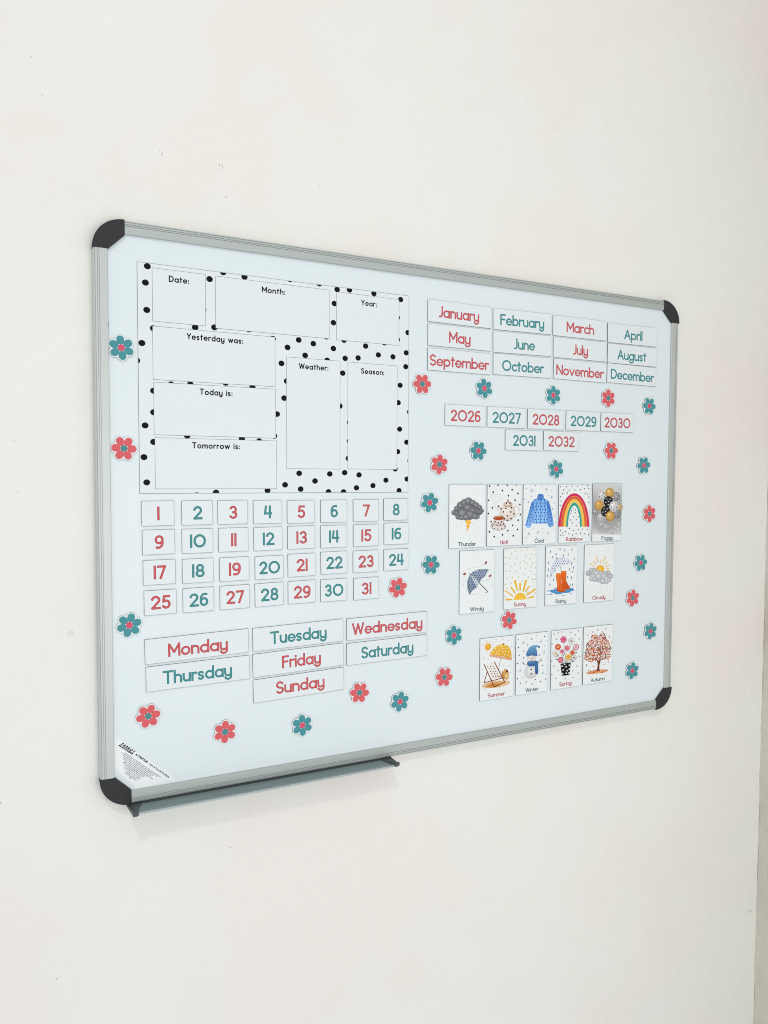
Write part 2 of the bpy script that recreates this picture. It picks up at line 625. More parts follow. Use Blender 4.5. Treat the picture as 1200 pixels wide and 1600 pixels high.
# rail section: s from the inner edge (0) to the outer edge (21), y = depth
SEC = [(0, 1.0), (0, -3.2), (.6, -3.8)]


def grv(s):
    return [(s - .5, -4.0), (s - .25, -2.9), (s + .2, -2.9), (s + .45, -4.0)]


SEC += grv(12.0) + grv(14.6) + [(17.0, -3.9)] + [(17.4, -3.85), (17.65, -2.7), (18.1, -2.6), (18.35, -3.4)] + [(19.6, -2.7), (20.6, -.8), (21, 1.4), (21, 11.5), (3, 11.5), (3, 1.0)]


def rail(name, p0, p1, nrm, m):
    V, F = [], []
    n = len(SEC)
    for p in (p0, p1):
        for s, y in SEC:
            V.append((p[0] + nrm[0] * s, y, p[1] + nrm[1] * s))
    for i in range(n):
        F.append((i, (i + 1) % n, n + (i + 1) % n, n + i))
    F.append(tuple(range(n)))
    F.append(tuple(range(2 * n - 1, n - 1, -1)))
    return mesh_obj(name, V, F, m, wb)


IX, IZ = 579.1, 429.1
rail('frame_rail', (-556, IZ), (556, IZ), (0, 1), M['alu'])
rail('frame_rail', (-556, -IZ), (556, -IZ), (0, -1), M['alu'])
rail('frame_rail', (-IX, -406), (-IX, 406), (-1, 0), M['alu_v'])
rail('frame_rail', (IX, -406), (IX, 406), (1, 0), M['alu_v'])
capshape = [(-554.2, 428.0), (-554.2, 450.6)] + [(-555 + 45.6 * math.cos(R(a)), 405 + 45.6 * math.sin(R(a))) for a in range(92, 180, 4)] + [(-600.6, 404.2), (-578.4, 404.2)]
for sx in (1, -1):
    for sz in (1, -1):
        P = [(x * sx, z * sz) for x, z in capshape]
        add('corner_cap', prism_mesh('corner_cap', P, -5.0, 11.8, M['cap'], bevel=1.3), wb)

# pen tray hooked under the bottom rail
ty = [(3, -451.8), (3, -450.6), (-1, -450.9), (-32.0, -453.6), (-33.0, -450.8), (-34.2, -450.8), (-34.0, -455.4), (-1, -452.4)]
V = [(x, y, z) for x in (-550, -110) for y, z in ty]
n = len(ty)
F = [(i, (i + 1) % n, n + (i + 1) % n, n + i) for i in range(n)] + [tuple(range(n)), tuple(range(2 * n - 1, n - 1, -1))]
tray = mesh_obj('pen_tray', V, F, M['tray'], wb)
tray['label'] = 'narrow grey aluminium pen tray hooked under the bottom rail'
lipV = [(x, y, z) for x in (-549, -111) for y, z in ((-34.3, -455.5), (-34.3, -452.2), (-34.9, -452.2), (-34.9, -455.5))]
mesh_obj('tray_lip', lipV, [(0, 1, 2, 3), (7, 6, 5, 4), (0, 4, 5, 1), (1, 5, 6, 2), (2, 6, 7, 3), (3, 7, 4, 0)], M['tray_edge'], tray)


box('tray_contact_shadow', -549, -111, -6.0, -3.2, -451.5, -450.25, M['clip'], tray)  # dark strip standing in for the contact shadow where shelf meets rail


def clip_end(pts, z_top_back, z_top_front, z_bot_back, z_bot_front):
    """plan outline pts (x, y); top and bottom heights run from the back to the front."""
    ys = [p[1] for p in pts]
    yb, yf = max(ys), min(ys)
    V, n = [], len(pts)
    for zb, zf in ((z_top_back, z_top_front), (z_bot_back, z_bot_front)):
        for x, y in pts:
            t = (yb - y) / (yb - yf)
            V.append((x, y, zb + (zf - zb) * t))
    F = [tuple(range(n)), tuple(range(2 * n - 1, n - 1, -1))] + [(i, n + i, n + (i + 1) % n, (i + 1) % n) for i in range(n)]
    o = mesh_obj('tray_end', V, F, M['clip'], tray)
    b = o.modifiers.new('edge', 'BEVEL')
    b.width = .0006
    b.segments = 2
    return o


clip_end([(-562, 2), (-538, 2), (-539, -5), (-543, -14), (-546.5, -24), (-547.5, -36), (-555.5, -37), (-557.5, -24), (-561, -6)], -450.4, -450.4, -453.5, -457.5)
clip_end([(-124, 2), (-100, 2), (-101, -8), (-101.5, -24), (-101, -33), (-103, -37), (-109, -37), (-110, -31), (-113, -24), (-119, -14), (-123, -5)], -450.4, -449.0, -453.0, -455.0)
clip_end([(-110.5, -34.5), (-101.5, -34.5), (-101.0, -38), (-110.5, -38)], -447.2, -447.2, -453.2, -453.2)

# care sticker in the lower left corner
st_poly = [(-577.8, -340.2), (-489.5, -419.8), (-488.4, -422.2), (-490.5, -423.4), (-541, -428.3), (-545, -428.3), (-577.9, -391)]
st = add('care_sticker', prism_mesh('care_sticker', st_poly, -.12, -.01, M['sticker']), wb)
st['label'] = 'white care instruction sticker with dense fine print in the lower left corner'
ink = Ink()
ang = -42.0
d = (math.cos(R(ang)), math.sin(R(ang)))
nv = (d[1], -d[0])     # towards the corner


def sp_(u, v):
    return (-577.8 + d[0] * u + nv[0] * v, -340.2 + d[1] * u + nv[1] * v)


BLK = (22, 22, 24)
WHT = (228, 232, 233)
# logo: heavy slanted capitals over a black band with reversed capitals
ink.poly([sp_(15.6, 4.6), sp_(41.5, 4.6), sp_(40.4, 7.8), sp_(14.0, 7.8)], BLK)
lettering(ink, 'PARROT', *sp_(28.8, 4.4), 25.0, 3.9, 1.15, BLK, rot=ang, slant=.22)
lettering(ink, 'PRODUCTS', *sp_(27.6, 7.3), 22.5, 2.3, .5, WHT, rot=ang, slant=.2)
lettering(ink, 'ATTENTION', *sp_(56.8, 5.6), 23.5, 3.5, .85, BLK, rot=ang)
lettering(ink, 'Care & Use Instructions', *sp_(92.6, 5.6), 42.0, 3.4, .55, BLK, rot=ang)
r2 = random.Random(3)
for k in range(13):
    v = 11.6 + 2.17 * k
    u0 = 1.24 * v + 6 + (r2.random() * 5 if k else 9)
    u1 = 120.5 - 1.1 * v - r2.uniform(4, 16)
    if k == 12:
        u0, u1 = 61, 66
    u = u0
    while u < u1 - 1:
        w = min(r2.uniform(1.6, 5.5), u1 - u + .5)
        q = u
        while q < u + w:       # tiny letter strokes too small to read
            x, z = sp_(q, v)
            hgt = r2.choice((.8, .8, 1.15))
            ink.line([sp_(q, v), sp_(q, v - hgt)], .38, (66, 67, 70))
            if r2.random() < .75:
                ink.line([sp_(q, v - r2.choice((.1, .8))), sp_(q + .62, v - r2.choice((.1, .8)))], .3, (66, 67, 70))
            q += .74
        u += w + .9
ink.build('sticker_print', st, -.14)
# small scratch near the sticker and a peg hole mark on the right rail
ink = Ink()
ink.line([(-577.6, -377), (-577.2, -380), (-575.9, -383), (-576.2, -388)], .5, (120, 125, 128))
ink.build('scratch_mark', wb, -.02)
for P_, w_ in (([(-578.4, 296), (-578.5, 288)], .4), ([(577.6, -245.5), (577.6, -247.5)], 1.3)):
    ink = Ink()
    ink.line(P_, w_, (60, 62, 64))
    ink.build('scratch_mark', wb, -.02)

# ------------------------------------------------------------------ the polka dot chart
CX, CZ = -302.2, 213.7
CW, CH = 469.2, 355.2
chart = thing('display_chart', (CX, 0, CZ), 'large black polka dot chart with blank Date, Month, Year, Weather and Season boxes', 'chart')
add('magnet_backing', prism_mesh('chart_backing', rrect(CW, CH, .8), -.55, -.01, M['magnet']), chart)
add('chart_sheet', prism_mesh('chart_sheet', rrect(CW - .5, CH - .5, .8), -.8, -.56, M['card']), chart)
DOTS = [(-219.3, 172.3), (-222.4, 147.1), (-220.9, 105.6), (-124.1, 164.3), (-117.0, 88.7), (-147.4, 85.8), (-102.3, 177.7), (-67.5, 174.8), (-228.6, 54.4), (-236.5, 27.2), (-211.5, 78.4), (-212.0, -17.7), (-212.3, -51.1), (-225.2, -71.9), (-212.8, -97.1), (-227.4, -121.0), (-134.6, 115.4), (-60.8, 90.4), (-185.3, -6.4), (-155.6, -4.6), (-99.5, 1.2), (-55.1, -2.9), (-161.3, -85.8), (-73.2, -88.6), (-44.1, -91.4), (-223.7, -160.2), (-116.2, -176.4), (-147.0, -180.6), (-30.2, -173.3), (9.7, 180.0), (61.9, 179.0), (94.7, 172.8), (117.8, 174.9), (164.6, 173.8), (217.6, 169.2), (89.7, 148.5), (87.9, 115.6), (211.2, 136.6), (232.4, 111.6), (211.4, 97.3), (-20.0, 79.0), (25.0, 80.7), (5.3, 66.7), (51.1, 76.7), (75.0, 90.4), (107.6, 87.5), (87.9, 71.5), (36.4, 55.8), (148.8, 80.6), (185.3, 89.3), (109.8, 56.2), (134.4, 58.8), (173.7, 67.1), (202.6, 65.9), (229.4, 75.1), (228.5, 50.1), (76.4, 50.5), (-5.4, 39.3), (105.3, 30.4), (217.3, 16.0), (3.8, 10.3), (-0.8, -18.3), (100.0, -26.8), (213.7, -15.5), (236.6, -31.2), (-13.3, -45.5), (118.3, -54.5), (216.7, -63.0), (231.0, -86.3), (213.0, -103.8), (-18.2, -82.2), (118.0, -87.3), (116.0, -117.5), (-19.8, -107.6), (8.4, -128.7), (237.8, -120.0), (25.4, -144.3), (81.2, -145.0), (109.1, -142.6), (136.6, -146.3), (54.0, -157.3), (0.4, -163.9), (28.0, -171.2), (78.8, -176.0), (107.0, -176.2), (131.7, -169.2), (163.8, -165.3), (189.4, -155.5), (232.0, -153.3), (208.0, -135.2), (216.0, -174.3), (181.9, -182.0)]
ink = Ink()
clip = (-CW / 2 + .5, -CH / 2 + .5, CW / 2 - .5, CH / 2 - .5)
for x, z in DOTS:
    ink.ell(x, z, 5.2, 4.75, (14, 14, 15), n=26, clip=clip)
LINE = (128, 136, 138)
hw, hh = CW / 2 - .35, CH / 2 - .35
ink.line([(-hw, -hh), (hw, -hh), (hw, hh), (-hw, hh)], .45, LINE, closed=True)
ink.build('dot_pattern', chart, -.81)
BOXES = [('Date:', -514.8, -432.8, 384.8, 303.0, -474.2, 366.0, 31.1), ('Month:', -417.4, -221.9, 384.2, 301.0, -321.0, 366.6, 39.8),
         ('Year:', -209.0, -87.7, 382.7, 300.4, -147.3, 364.4, 30.3), ('Yesterday was:', -515.0, -318.4, 295.8, 213.2, -417.8, 279.6, 90.5),
         ('Today is:', -514.2, -317.7, 209.6, 127.6, -417.0, 193.6, 53.0), ('Tomorrow is:', -513.3, -316.3, 123.6, 43.1, -417.5, 107.8, 77.4),
         ('Weather:', -299.2, -201.7, 264.6, 77.0, -250.4, 246.0, 53.5), ('Season:', -187.6, -90.8, 264.2, 77.4, -139.7, 245.4, 45.2)]
for t, x0, x1, z1, z0, tx, tb, tw in BOXES:
    bxo = add('blank_box', prism_mesh('blank_box', rrect(x1 - x0, z1 - z0, .3, 1, (x0 + x1) / 2 - CX, (z0 + z1) / 2 - CZ), -1.05, -.84, M['card']), chart)
    ink = Ink()
    w = .25
    ink.line([(x0 - CX + w, z0 - CZ + w), (x1 - CX - w, z0 - CZ + w), (x1 - CX - w, z1 - CZ - w), (x0 - CX + w, z1 - CZ - w)], .5, (96, 102, 104), closed=True)
    lettering(ink, t, tx - CX, tb - CZ, tw, 10.0, 1.8, (14, 14, 16), round_cap=True)
    ink.build('heading', bxo, -1.06)

# ------------------------------------------------------------------ cards
CORAL = ((160, 57, 63), (206, 92, 96))
TEAL = ((42, 110, 110), (70, 144, 147))
_shared = {}


def card(name, w, h, cx, cz, label, cat, group, rot=0.0, line=(164, 172, 174), t=1.6, lw=.42):
    o = thing(name, (cx, 0, cz), label, cat, group, rot)
    pic = cat == 'picture card'
    key = (round(w, 1), round(h, 1), line, t, pic)
    if key not in _shared:
        a = prism_mesh(name + '_backing', rrect(w, h, .7), -(t - .3), -.01, M['magnet'])
        b = prism_mesh(name + '_face', rrect(w - .3, h - .3, .7), -t, -(t - .31), M['picture_card' if pic else 'card'], bevel=.1)
        k = Ink()
        k.line(rrect(w - .75, h - .75, .5), lw, line, closed=True)
        c = k.build('card_border', None, 0)
        cm = c.data
        bpy.data.objects.remove(c)
        _shared[key] = (a, b, cm)
    a, b, cm = _shared[key]
    add('magnet_backing', a, o)
    f = add('card_face', b, o)
    g = add('card_border', cm, f, (0, -t - .005, 0))
    return o, f, -t - .01


# number cards 1..31
ONES = 'zero one two three four five six seven eight nine ten eleven twelve thirteen fourteen fifteen sixteen seventeen eighteen nineteen'.split()
def words(i):
    return ONES[i] if i < 20 else {2: 'twenty', 3: 'thirty'}[i // 10] + ('-' + ONES[i % 10] if i % 10 else '')

COLX = [(-509.0, 50), (-448.6, 50), (-390.6, 49.6), (-331.6, 49.4), (-273.4, 49.4), (-213.6, 49.4), (-152.2, 49.2), (-92.2, 48.6)]
NUMPOS = {}
raw = {1: (-509.6, 5.0), 9: (-508.9, -40.1), 17: (-508.3, -87.8), 25: (-507.3, -135.5), 2: (-448.7, 5.0), 10: (-448.6, -40.3), 18: (-448.4, -88.4), 26: (-447.9, -135.5),
       3: (-391.2, 4.9), 11: (-390.5, -40.3), 19: (-389.1, -88.7), 27: (-388.7, -135.2), 4: (-332.4, 4.5), 12: (-331.8, -40.6), 20: (-329.9, -89.0), 28: (-330.1, -134.6),
       5: (-273.8, 3.9), 13: (-273.3, -40.1), 21: (-272.7, -87.6), 29: (-272.5, -134.1), 6: (-213.6, 3.9), 14: (-213.7, -40.3), 22: (-213.2, -86.3), 30: (-213.6, -134.5),
       7: (-152.3, 4.2), 15: (-152.0, -40.2), 23: (-152.5, -86.7), 31: (-151.4, -135.5), 8: (-92.8, 5.1), 16: (-91.9, -38.8), 24: (-92.0, -86.4)}
NW = {'0': 19.7, '1': 3.9, '2': 14.4, '3': 13.6, '4': 13.6, '5': 14.2, '6': 14.0, '7': 13.6, '8': 14.4, '9': 14.0}
tilt = {12: -.7, 20: -.6, 28: -1.1, 14: -.5, 22: -.8, 21: -.6, 31: -.5, 3: -.3, 1: -.5, 2: -.6}
col_of = lambda i: ('coral', CORAL) if i % 2 else ('teal', TEAL)
for i in range(1, 32):
    x, z = raw[i]
    cn, cc = col_of(i)
    o, f, yy = card('number_card', 49.4, 39.2, x, z, 'small white card printed with the number %s in %s' % (words(i), cn), 'number card',
                    'number cards in four rows', tilt.get(i, -.3))
    ink = Ink()
    s = str(i)
    w = sum(NW[c] for c in s) + 1.6 * (len(s) - 1)
    cx = 3.6 if i in (14, ) else 0
    lettering(ink, s, 0.6, -10.9, w, 21.6, 3.6, cc[0], cc[1])
    ink.build('lettering', f, yy)

# day cards
DAYS = [('Monday', -448.9, -211.1, 165.8, 39.9, -1.2, -448.7, 95.3, CORAL, 'above Thursday'), ('Thursday', -447.4, -255.4, 166, 40.1, -.8, -449.5, 110.7, TEAL, 'under Monday'),
        ('Tuesday', -277.6, -208.0, 163.2, 39.6, -1.1, -278.2, 101.8, TEAL, 'above Friday'), ('Friday', -277.2, -251.5, 163.9, 39.7, -1.4, -273.2, 70.5, CORAL, 'between Tuesday and Sunday'),
        ('Sunday', -276.5, -295.0, 163.9, 39.8, -1.45, -275.2, 87.9, CORAL, 'lowest of the middle stack'), ('Wednesday', -108.2, -206.4, 162, 39.6, -.4, -107.8, 142.3, CORAL, 'above Saturday'),
        ('Saturday', -108.0, -250.5, 162.2, 39.7, -.65, -108.1, 105.6, TEAL, 'under Wednesday')]
for s, x, z, w, h, rt, tx, tw, cc, wh in DAYS:
    cn = 'coral' if cc is CORAL else 'teal'
    o, f, yy = card('day_card', w, h, x, z, 'long white card with the word %s in %s letters, %s' % (s, cn, wh), 'day card', 'day of the week cards', rt)
    ink = Ink()
    b = {'Monday': -222.9, 'Thursday': -266.6, 'Tuesday': -218.7, 'Friday': -262.3, 'Sunday': -305.3, 'Wednesday': -217.3, 'Saturday': -261.4}[s]
    lettering(ink, s, tx - x, max(b - z, -11.8), tw, 21.6, 3.4, cc[0], cc[1])
    ink.build('lettering', f, yy)

# month cards
FAINT = (192, 200, 203)
MON = [('January', 40.1, 369.4, 37.6, 88.9, 0, CORAL, 0.3), ('February', 183.0, 369.3, 182.4, 104.7, 1, TEAL, -.9), ('March', 325.9, 369.6, 326.8, 71.6, 2, CORAL, -.15), ('April', 468.3, 368.2, 470.0, 51.4, 3, TEAL, -.5),
       ('May', 40.5, 326.1, 39.7, 47.2, 0, CORAL, 0), ('June', 183.4, 326.0, 187.0, 51.1, 1, TEAL, -.9), ('July', 327.4, 326.4, 327.5, 39.6, 2, CORAL, -.2), ('August', 468.6, 325.6, 467.4, 81.4, 3, TEAL, -.1),
       ('September', 40.4, 281.1, 40.1, 129.5, 0, CORAL, 0.1), ('October', 184.0, 282.9, 185.2, 99.9, 1, TEAL, -.4), ('November', 328.6, 283.2, 328.1, 123.4, 2, CORAL, .2), ('December', 468.4, 283.9, 470.0, 121.5, 3, TEAL, .4)]
for k, (s, x, z, tx, tw, c, cc, rt) in enumerate(MON):
    cn = 'coral' if cc is CORAL else 'teal'
    o, f, yy = card('month_card', 138.2, 40.4, x, z, 'white card with the month %s in %s letters, row %s of the month cards' % (s, cn, ('one', 'two', 'three')[k // 4]),
                    'month card', 'month cards in three rows', rt, line=FAINT, t=1.7)
    ink = Ink()
    lettering(ink, s, tx - x, {0: -10.6, 1: -11.6, 2: -11.9}[k // 4], tw, 21.0, 3.1, cc[0], cc[1])
    ink.build('lettering', f, yy)

# year cards
YEARS = [('2026', 53.6, 180.6, 66, CORAL), ('2027', 147.2, 180.7, 66, TEAL), ('2028', 242.1, 180.8, 66, CORAL), ('2029', 338.0, 181.2, 67, TEAL), ('2030', 429.8, 181.4, 71.5, CORAL),
         ('2031', 189.6, 137.6, 54.1, TEAL), ('2032', 281.8, 138.2, 66.4, CORAL)]
for s, x, z, tw, cc in YEARS:
    cn = 'coral' if cc is CORAL else 'teal'
    o, f, yy = card('year_card', 89.6, 39.4, x, z, 'white card with the year twenty %s in %s digits, %s' % (words(int(s[2:])), cn, 'upper row' if z > 150 else 'lower row'), 'year card', 'year cards in two rows',
                    0.1, line=FAINT, t=1.7)
    ink = Ink()
    lettering(ink, s, .5, -11.3, tw, 21.6, 3.3, cc[0], cc[1])
    ink.build('lettering', f, yy)


# ------------------------------------------------------------------ picture cards: printed watercolour drawings
class Pic:
    """drawing coordinates px -> card mm; sketch frame given by its corner values."""

    def __init__(self, W, H, xl, xr, ytl, ytr, ybl, ybr):
        self.W, self.H = W, H
        self.q = (xl, xr, ytl, ytr, ybl, ybr)
        self.k = W / (xr - xl)
        self.ky = H / ((ybl + ybr - ytl - ytr) / 2)
        self.ink = Ink()
        self.clip = (-W / 2 + .8, -H / 2 + .8, W / 2 - .8, H / 2 - .8)

    def p(self, x, y):
        xl, xr, a, b, c, d_ = self.q
        u = (x - xl) / (xr - xl)
        t, bo = a + (b - a) * u, c + (d_ - c) * u
        return ((u - .5) * self.W, (.5 - (y - t) / (bo - t)) * self.H)

    def disc(self, x, y, r, col, edge=None, ry=None, rot=0, off=(-.25, .3), n=18):
        X, Z = self.p(x, y)
        self.ink.ell(X, Z, r * self.k, (ry or r) * self.ky, col, edge, n=n, rot=rot, off=off)

    def dots(self, L, r, col):
        for x, y in L:
            X, Z = self.p(x, y)
            self.ink.ell(X, Z, r * 1.3, r * 1.25, col, n=12, clip=self.clip)

    def poly(self, P, col, col2=None):
        self.ink.poly([self.p(*q) for q in P], col, col2, clip=self.clip)

    def line(self, P, w, col, closed=False):
        self.ink.line([self.p(*q) for q in P], w, col, closed=closed, round_cap=not closed)

    def curve(self, P, w, col):
        Q = []
        n = len(P)
        for i in range(n - 1):
            p0, p1, p2, p3 = P[max(i - 1, 0)], P[i], P[i + 1], P[min(i + 2, n - 1)]
            for s in range(5):
                t = s / 5
                Q.append(tuple(.5 * ((2 * p1[k]) + (-p0[k] + p2[k]) * t + (2 * p0[k] - 5 * p1[k] + 4 * p2[k] - p3[k]) * t * t + (-p0[k] + 3 * p1[k] - 3 * p2[k] + p3[k]) * t ** 3) for k in (0, 1)))
        Q.append(P[-1])
        self.line(Q, w, col)

    def flake(self, x, y, r, col):
        X, Z = self.p(x, y)
        for a in (0, 60, 120):
            dx, dz = r * math.cos(R(a + 15)), r * math.sin(R(a + 15))
            self.ink.line([(X - dx, Z - dz), (X + dx, Z + dz)], .55, col)
        self.ink.ell(X, Z, r * .3, r * .3, col, n=6)

    def inside(self, P, x, y):
        c = False
        for i in range(len(P)):
            (x1, y1), (x2, y2) = P[i - 1], P[i]
            if (y1 > y) != (y2 > y) and x < (x2 - x1) * (y - y1) / (y2 - y1) + x1:
                c = not c
        return c

    def pattern(self, P, sx, sy, r, col, skew=0):
        xs = [q[0] for q in P]
        ys = [q[1] for q in P]
        y, row = min(ys) + sy * .6, 0
        while y < max(ys):
            x = min(xs) + (sx / 2 if row % 2 else 0)
            while x < max(xs):
                if all(self.inside(P, x + a, y + b) for a, b in ((r, 0), (-r, 0), (0, r), (0, -r))):
                    self.disc(x, y, r, col, n=8)
                x += sx
            y += sy
            row += 1

    def finish(self, face, yy):
        return self.ink.build('picture', face, yy)


def caption(s, f, yy, cx, base, w, cc, cap=8.4, stroke=1.35):
    ink = Ink()
    lettering(ink, s, cx, base, w, cap, stroke, cc)
    ink.build('caption', f, yy)


CT, CC_ = (52, 98, 104), (170, 58, 78)
GREY = (150, 152, 158)


def pic_card(s, x, z, frame, w, h, cap_x, cap_w, cap_b, cc, desc, group):
    o, f, yy = card('weather_card' if 'weather' in group else 'season_card', w, h, x, z, desc, 'picture card', group, 0, line=FAINT, t=1.75)
    return f, yy, Pic(w, h, *frame), (lambda: caption(s, f, yy, cap_x - x, cap_b - z, cap_w, cc))


def cloud(p, L, hi, lo):
    for x, y, r in L:
        p.disc(x, y, r, hi, lo, off=(-.2, .35), n=16)


WG = 'weather picture cards in two rows'
SG = 'season picture cards in one row'

# Thunder
f, yy, p, cap = pic_card('Thunder', 59.2, -9.8, (330, 627, 197, 195, 732, 718), 80.6, 121, 59.1, 40.6, -67.1, CT,
                         'picture card of a dark thunder cloud with a yellow lightning bolt', WG)
p.dots([(430, 215), (505, 225), (565, 215), (602, 240), (355, 230), (398, 272), (462, 262), (545, 265), (590, 300), (362, 300), (350, 355), (420, 300), (605, 350), (365, 500), (395, 540), (352, 562), (440, 520), (425, 560), (405, 600), (450, 640), (358, 640), (370, 605), (540, 520), (575, 500), (600, 550), (560, 560), (530, 600), (598, 628), (550, 645), (505, 640), (520, 540), (600, 480)], .55, (165, 165, 168))
p.poly([(480, 470), (514, 466), (500, 503), (514, 505), (492, 545), (500, 545), (469, 596), (479, 548), (468, 550), (478, 518), (461, 518)], (238, 180, 52), (222, 150, 40))
p.poly([(484, 480), (500, 478), (487, 512), (499, 514), (478, 570), (486, 535), (476, 535), (487, 508), (472, 508)], (246, 202, 92))
p.poly([(365, 435), (400, 390), (440, 350), (490, 330), (540, 360), (590, 400), (598, 430), (570, 470), (520, 478), (470, 480), (420, 480), (390, 460)], (96, 97, 102))
cloud(p, [(370, 432, 22), (398, 402, 30), (425, 372, 34), (455, 350, 32), (487, 336, 32), (522, 352, 28), (550, 374, 30), (578, 392, 26), (596, 415, 20)], (150, 151, 154), (92, 93, 98))
cloud(p, [(548, 425, 42), (585, 428, 22), (552, 462, 26), (425, 425, 40), (392, 438, 24), (500, 400, 44)], (140, 141, 146), (84, 85, 90))
cloud(p, [(478, 392, 32), (405, 466, 24), (520, 420, 30), (440, 442, 44), (432, 474, 22), (500, 452, 40), (468, 470, 28), (540, 462, 24), (566, 466, 16)], (152, 153, 157), (94, 95, 101))
p.finish(f, yy)
cap()

# Hot
f, yy, p, cap = pic_card('Hot!', 144.7, -9.4, (645, 935, 197, 194, 715, 700), 80.9, 120.6, 144.1, 19.3, -66.7, CC_,
                         'picture card of a spotted teapot and steaming cup of tea', WG)
p.dots([(663, 212), (733, 202), (810, 202), (888, 198), (693, 262), (770, 248), (852, 240), (902, 270), (822, 290), (655, 330), (878, 326), (920, 362), (687, 392), (655, 440), (907, 492), (678, 508), (860, 536), (902, 570), (820, 580), (775, 616), (665, 592), (705, 632), (866, 623), (925, 445)], 1.5, (30, 30, 34))
p.curve([(733, 400), (705, 370), (712, 350), (690, 325), (676, 300), (684, 284), (704, 284), (716, 300), (730, 280), (750, 284), (756, 305), (740, 330), (716, 350)], .8, (196, 198, 202))
p.curve([(733, 455), (745, 430), (725, 405), (712, 380)], .7, (206, 208, 211))
BR = (122, 92, 80)
CRM, CRE = (240, 232, 222), (212, 198, 186)
p.curve([(872, 390), (895, 375), (912, 395), (908, 430), (885, 458), (862, 462)], 2.3, (150, 120, 104))
p.curve([(872, 390), (895, 375), (912, 395), (908, 430), (885, 458), (862, 462)], 1.5, CRM)
p.poly([(762, 445), (745, 400), (724, 372), (736, 366), (760, 385), (780, 410)], CRE, CRM)
p.disc(815, 430, 66, CRM, CRE, ry=72, n=26)
p.disc(818, 362, 38, (236, 226, 214), (190, 160, 140), ry=24)
p.disc(818, 330, 9, (205, 180, 150), BR, ry=10)
p.curve([(782, 372), (818, 382), (854, 370)], .6, BR)
for q in ((780, 425), (815, 458), (843, 425), (848, 390), (800, 395), (772, 462), (845, 480), (870, 440), (805, 352), (835, 350), (738, 378), (815, 495), (760, 400), (790, 482)):
    p.disc(*q, 7.0, (24, 22, 26), n=10)
p.disc(740, 545, 66, (170, 148, 138), ry=35, n=24)
p.disc(740, 544, 62, (240, 236, 230), (222, 212, 204), ry=33, n=24)
p.disc(740, 536, 42, (226, 216, 208), (206, 194, 186), ry=18, n=20)
p.disc(742, 500, 44, (238, 232, 226), (206, 192, 184), ry=42, n=22)
def oval(x, y, a, b, w, c, a0=0, a1=360):
    p.line([(x + a * math.cos(R(t)), y + b * math.sin(R(t))) for t in range(a0, a1 + 1, 15)], w, c)


oval(740, 545, 65, 34, .5, (128, 104, 94))
oval(742, 500, 44, 42, .5, (128, 104, 94), 0, 180)
oval(815, 430, 66, 72, .4, (150, 122, 108), -60, 150)
p.disc(742, 476, 48, (240, 228, 214), (150, 110, 90), ry=20, n=22)
p.disc(742, 478, 40, (196, 84, 40), (170, 66, 34), ry=14, n=22)
for q in ((712, 505), (738, 518), (765, 508), (728, 535), (756, 532), (690, 545), (705, 562), (735, 568), (768, 562), (792, 545), (784, 528), (694, 530)):
    p.disc(*q, 5.6, (30, 28, 32), n=9)
p.finish(f, yy)
cap()

# Cold
f, yy, p, cap = pic_card('Cold', 229.8, -9.3, (947, 1220, 196, 193, 702, 690), 81.2, 121, 229.5, 23.8, -66.8, CT,
                         'picture card of a blue dotted winter jacket among snowflakes', WG)
p.dots([(972, 230), (1045, 205), (1095, 203), (1157, 203), (1183, 250), (990, 345), (1200, 345), (956, 322), (962, 575), (1030, 560), (1105, 562), (1120, 600), (1205, 455), (1200, 575), (975, 640), (1060, 640), (1012, 300), (1150, 290)], .8, (110, 112, 140))
for x, y, r in ((1015, 248, 5.6), (1137, 238, 4), (988, 345, 2.6), (1182, 300, 4.6), (995, 605, 4.4), (1070, 594, 4), (1155, 602, 3.2), (1192, 400, 3)):
    p.flake(x, y, r, (130, 130, 172))
SLL = [(1040, 318), (1012, 350), (995, 420), (975, 490), (963, 540), (978, 556), (1003, 560), (1018, 535), (1030, 470), (1036, 400)]
SLR = [(1132, 316), (1160, 340), (1178, 400), (1192, 470), (1203, 525), (1196, 545), (1172, 556), (1156, 545), (1148, 470), (1140, 400)]
BODY = [(1060, 308), (1032, 326), (1026, 400), (1026, 470), (1024, 518), (1050, 527), (1095, 522), (1150, 526), (1152, 470), (1150, 400), (1144, 326), (1114, 308)]
COLR = [(1064, 282), (1076, 276), (1100, 276), (1113, 282), (1118, 318), (1088, 330), (1060, 318)]
p.poly(SLL, (60, 112, 200), (140, 188, 238))
p.poly(SLR, (56, 106, 194), (122, 172, 230))
p.poly(BODY, (118, 172, 232), (150, 196, 242))
p.poly(COLR, (74, 124, 196), (98, 150, 216))
for P in ([(1060, 330), (1052, 420), (1056, 515)], [(1090, 330), (1092, 420), (1090, 520)], [(1122, 330), (1128, 430), (1122, 518)], [(1030, 360), (1036, 440), (1028, 510)], [(1008, 380), (992, 460), (978, 530)], [(1165, 370), (1178, 450), (1188, 520)], [(1145, 340), (1146, 440), (1150, 520)]):
    p.curve(P, 1.5, (66, 118, 200))
p.curve([(1082, 282), (1086, 310), (1090, 330)], .8, (40, 84, 160))
p.pattern(BODY, 24, 27, 5.0, (30, 48, 104))
p.pattern(SLL, 22, 28, 4.6, (30, 48, 104))
p.pattern(SLR, 22, 28, 4.6, (30, 48, 104))
p.pattern(COLR, 20, 16, 3.6, (30, 48, 104))
p.finish(f, yy)
cap()

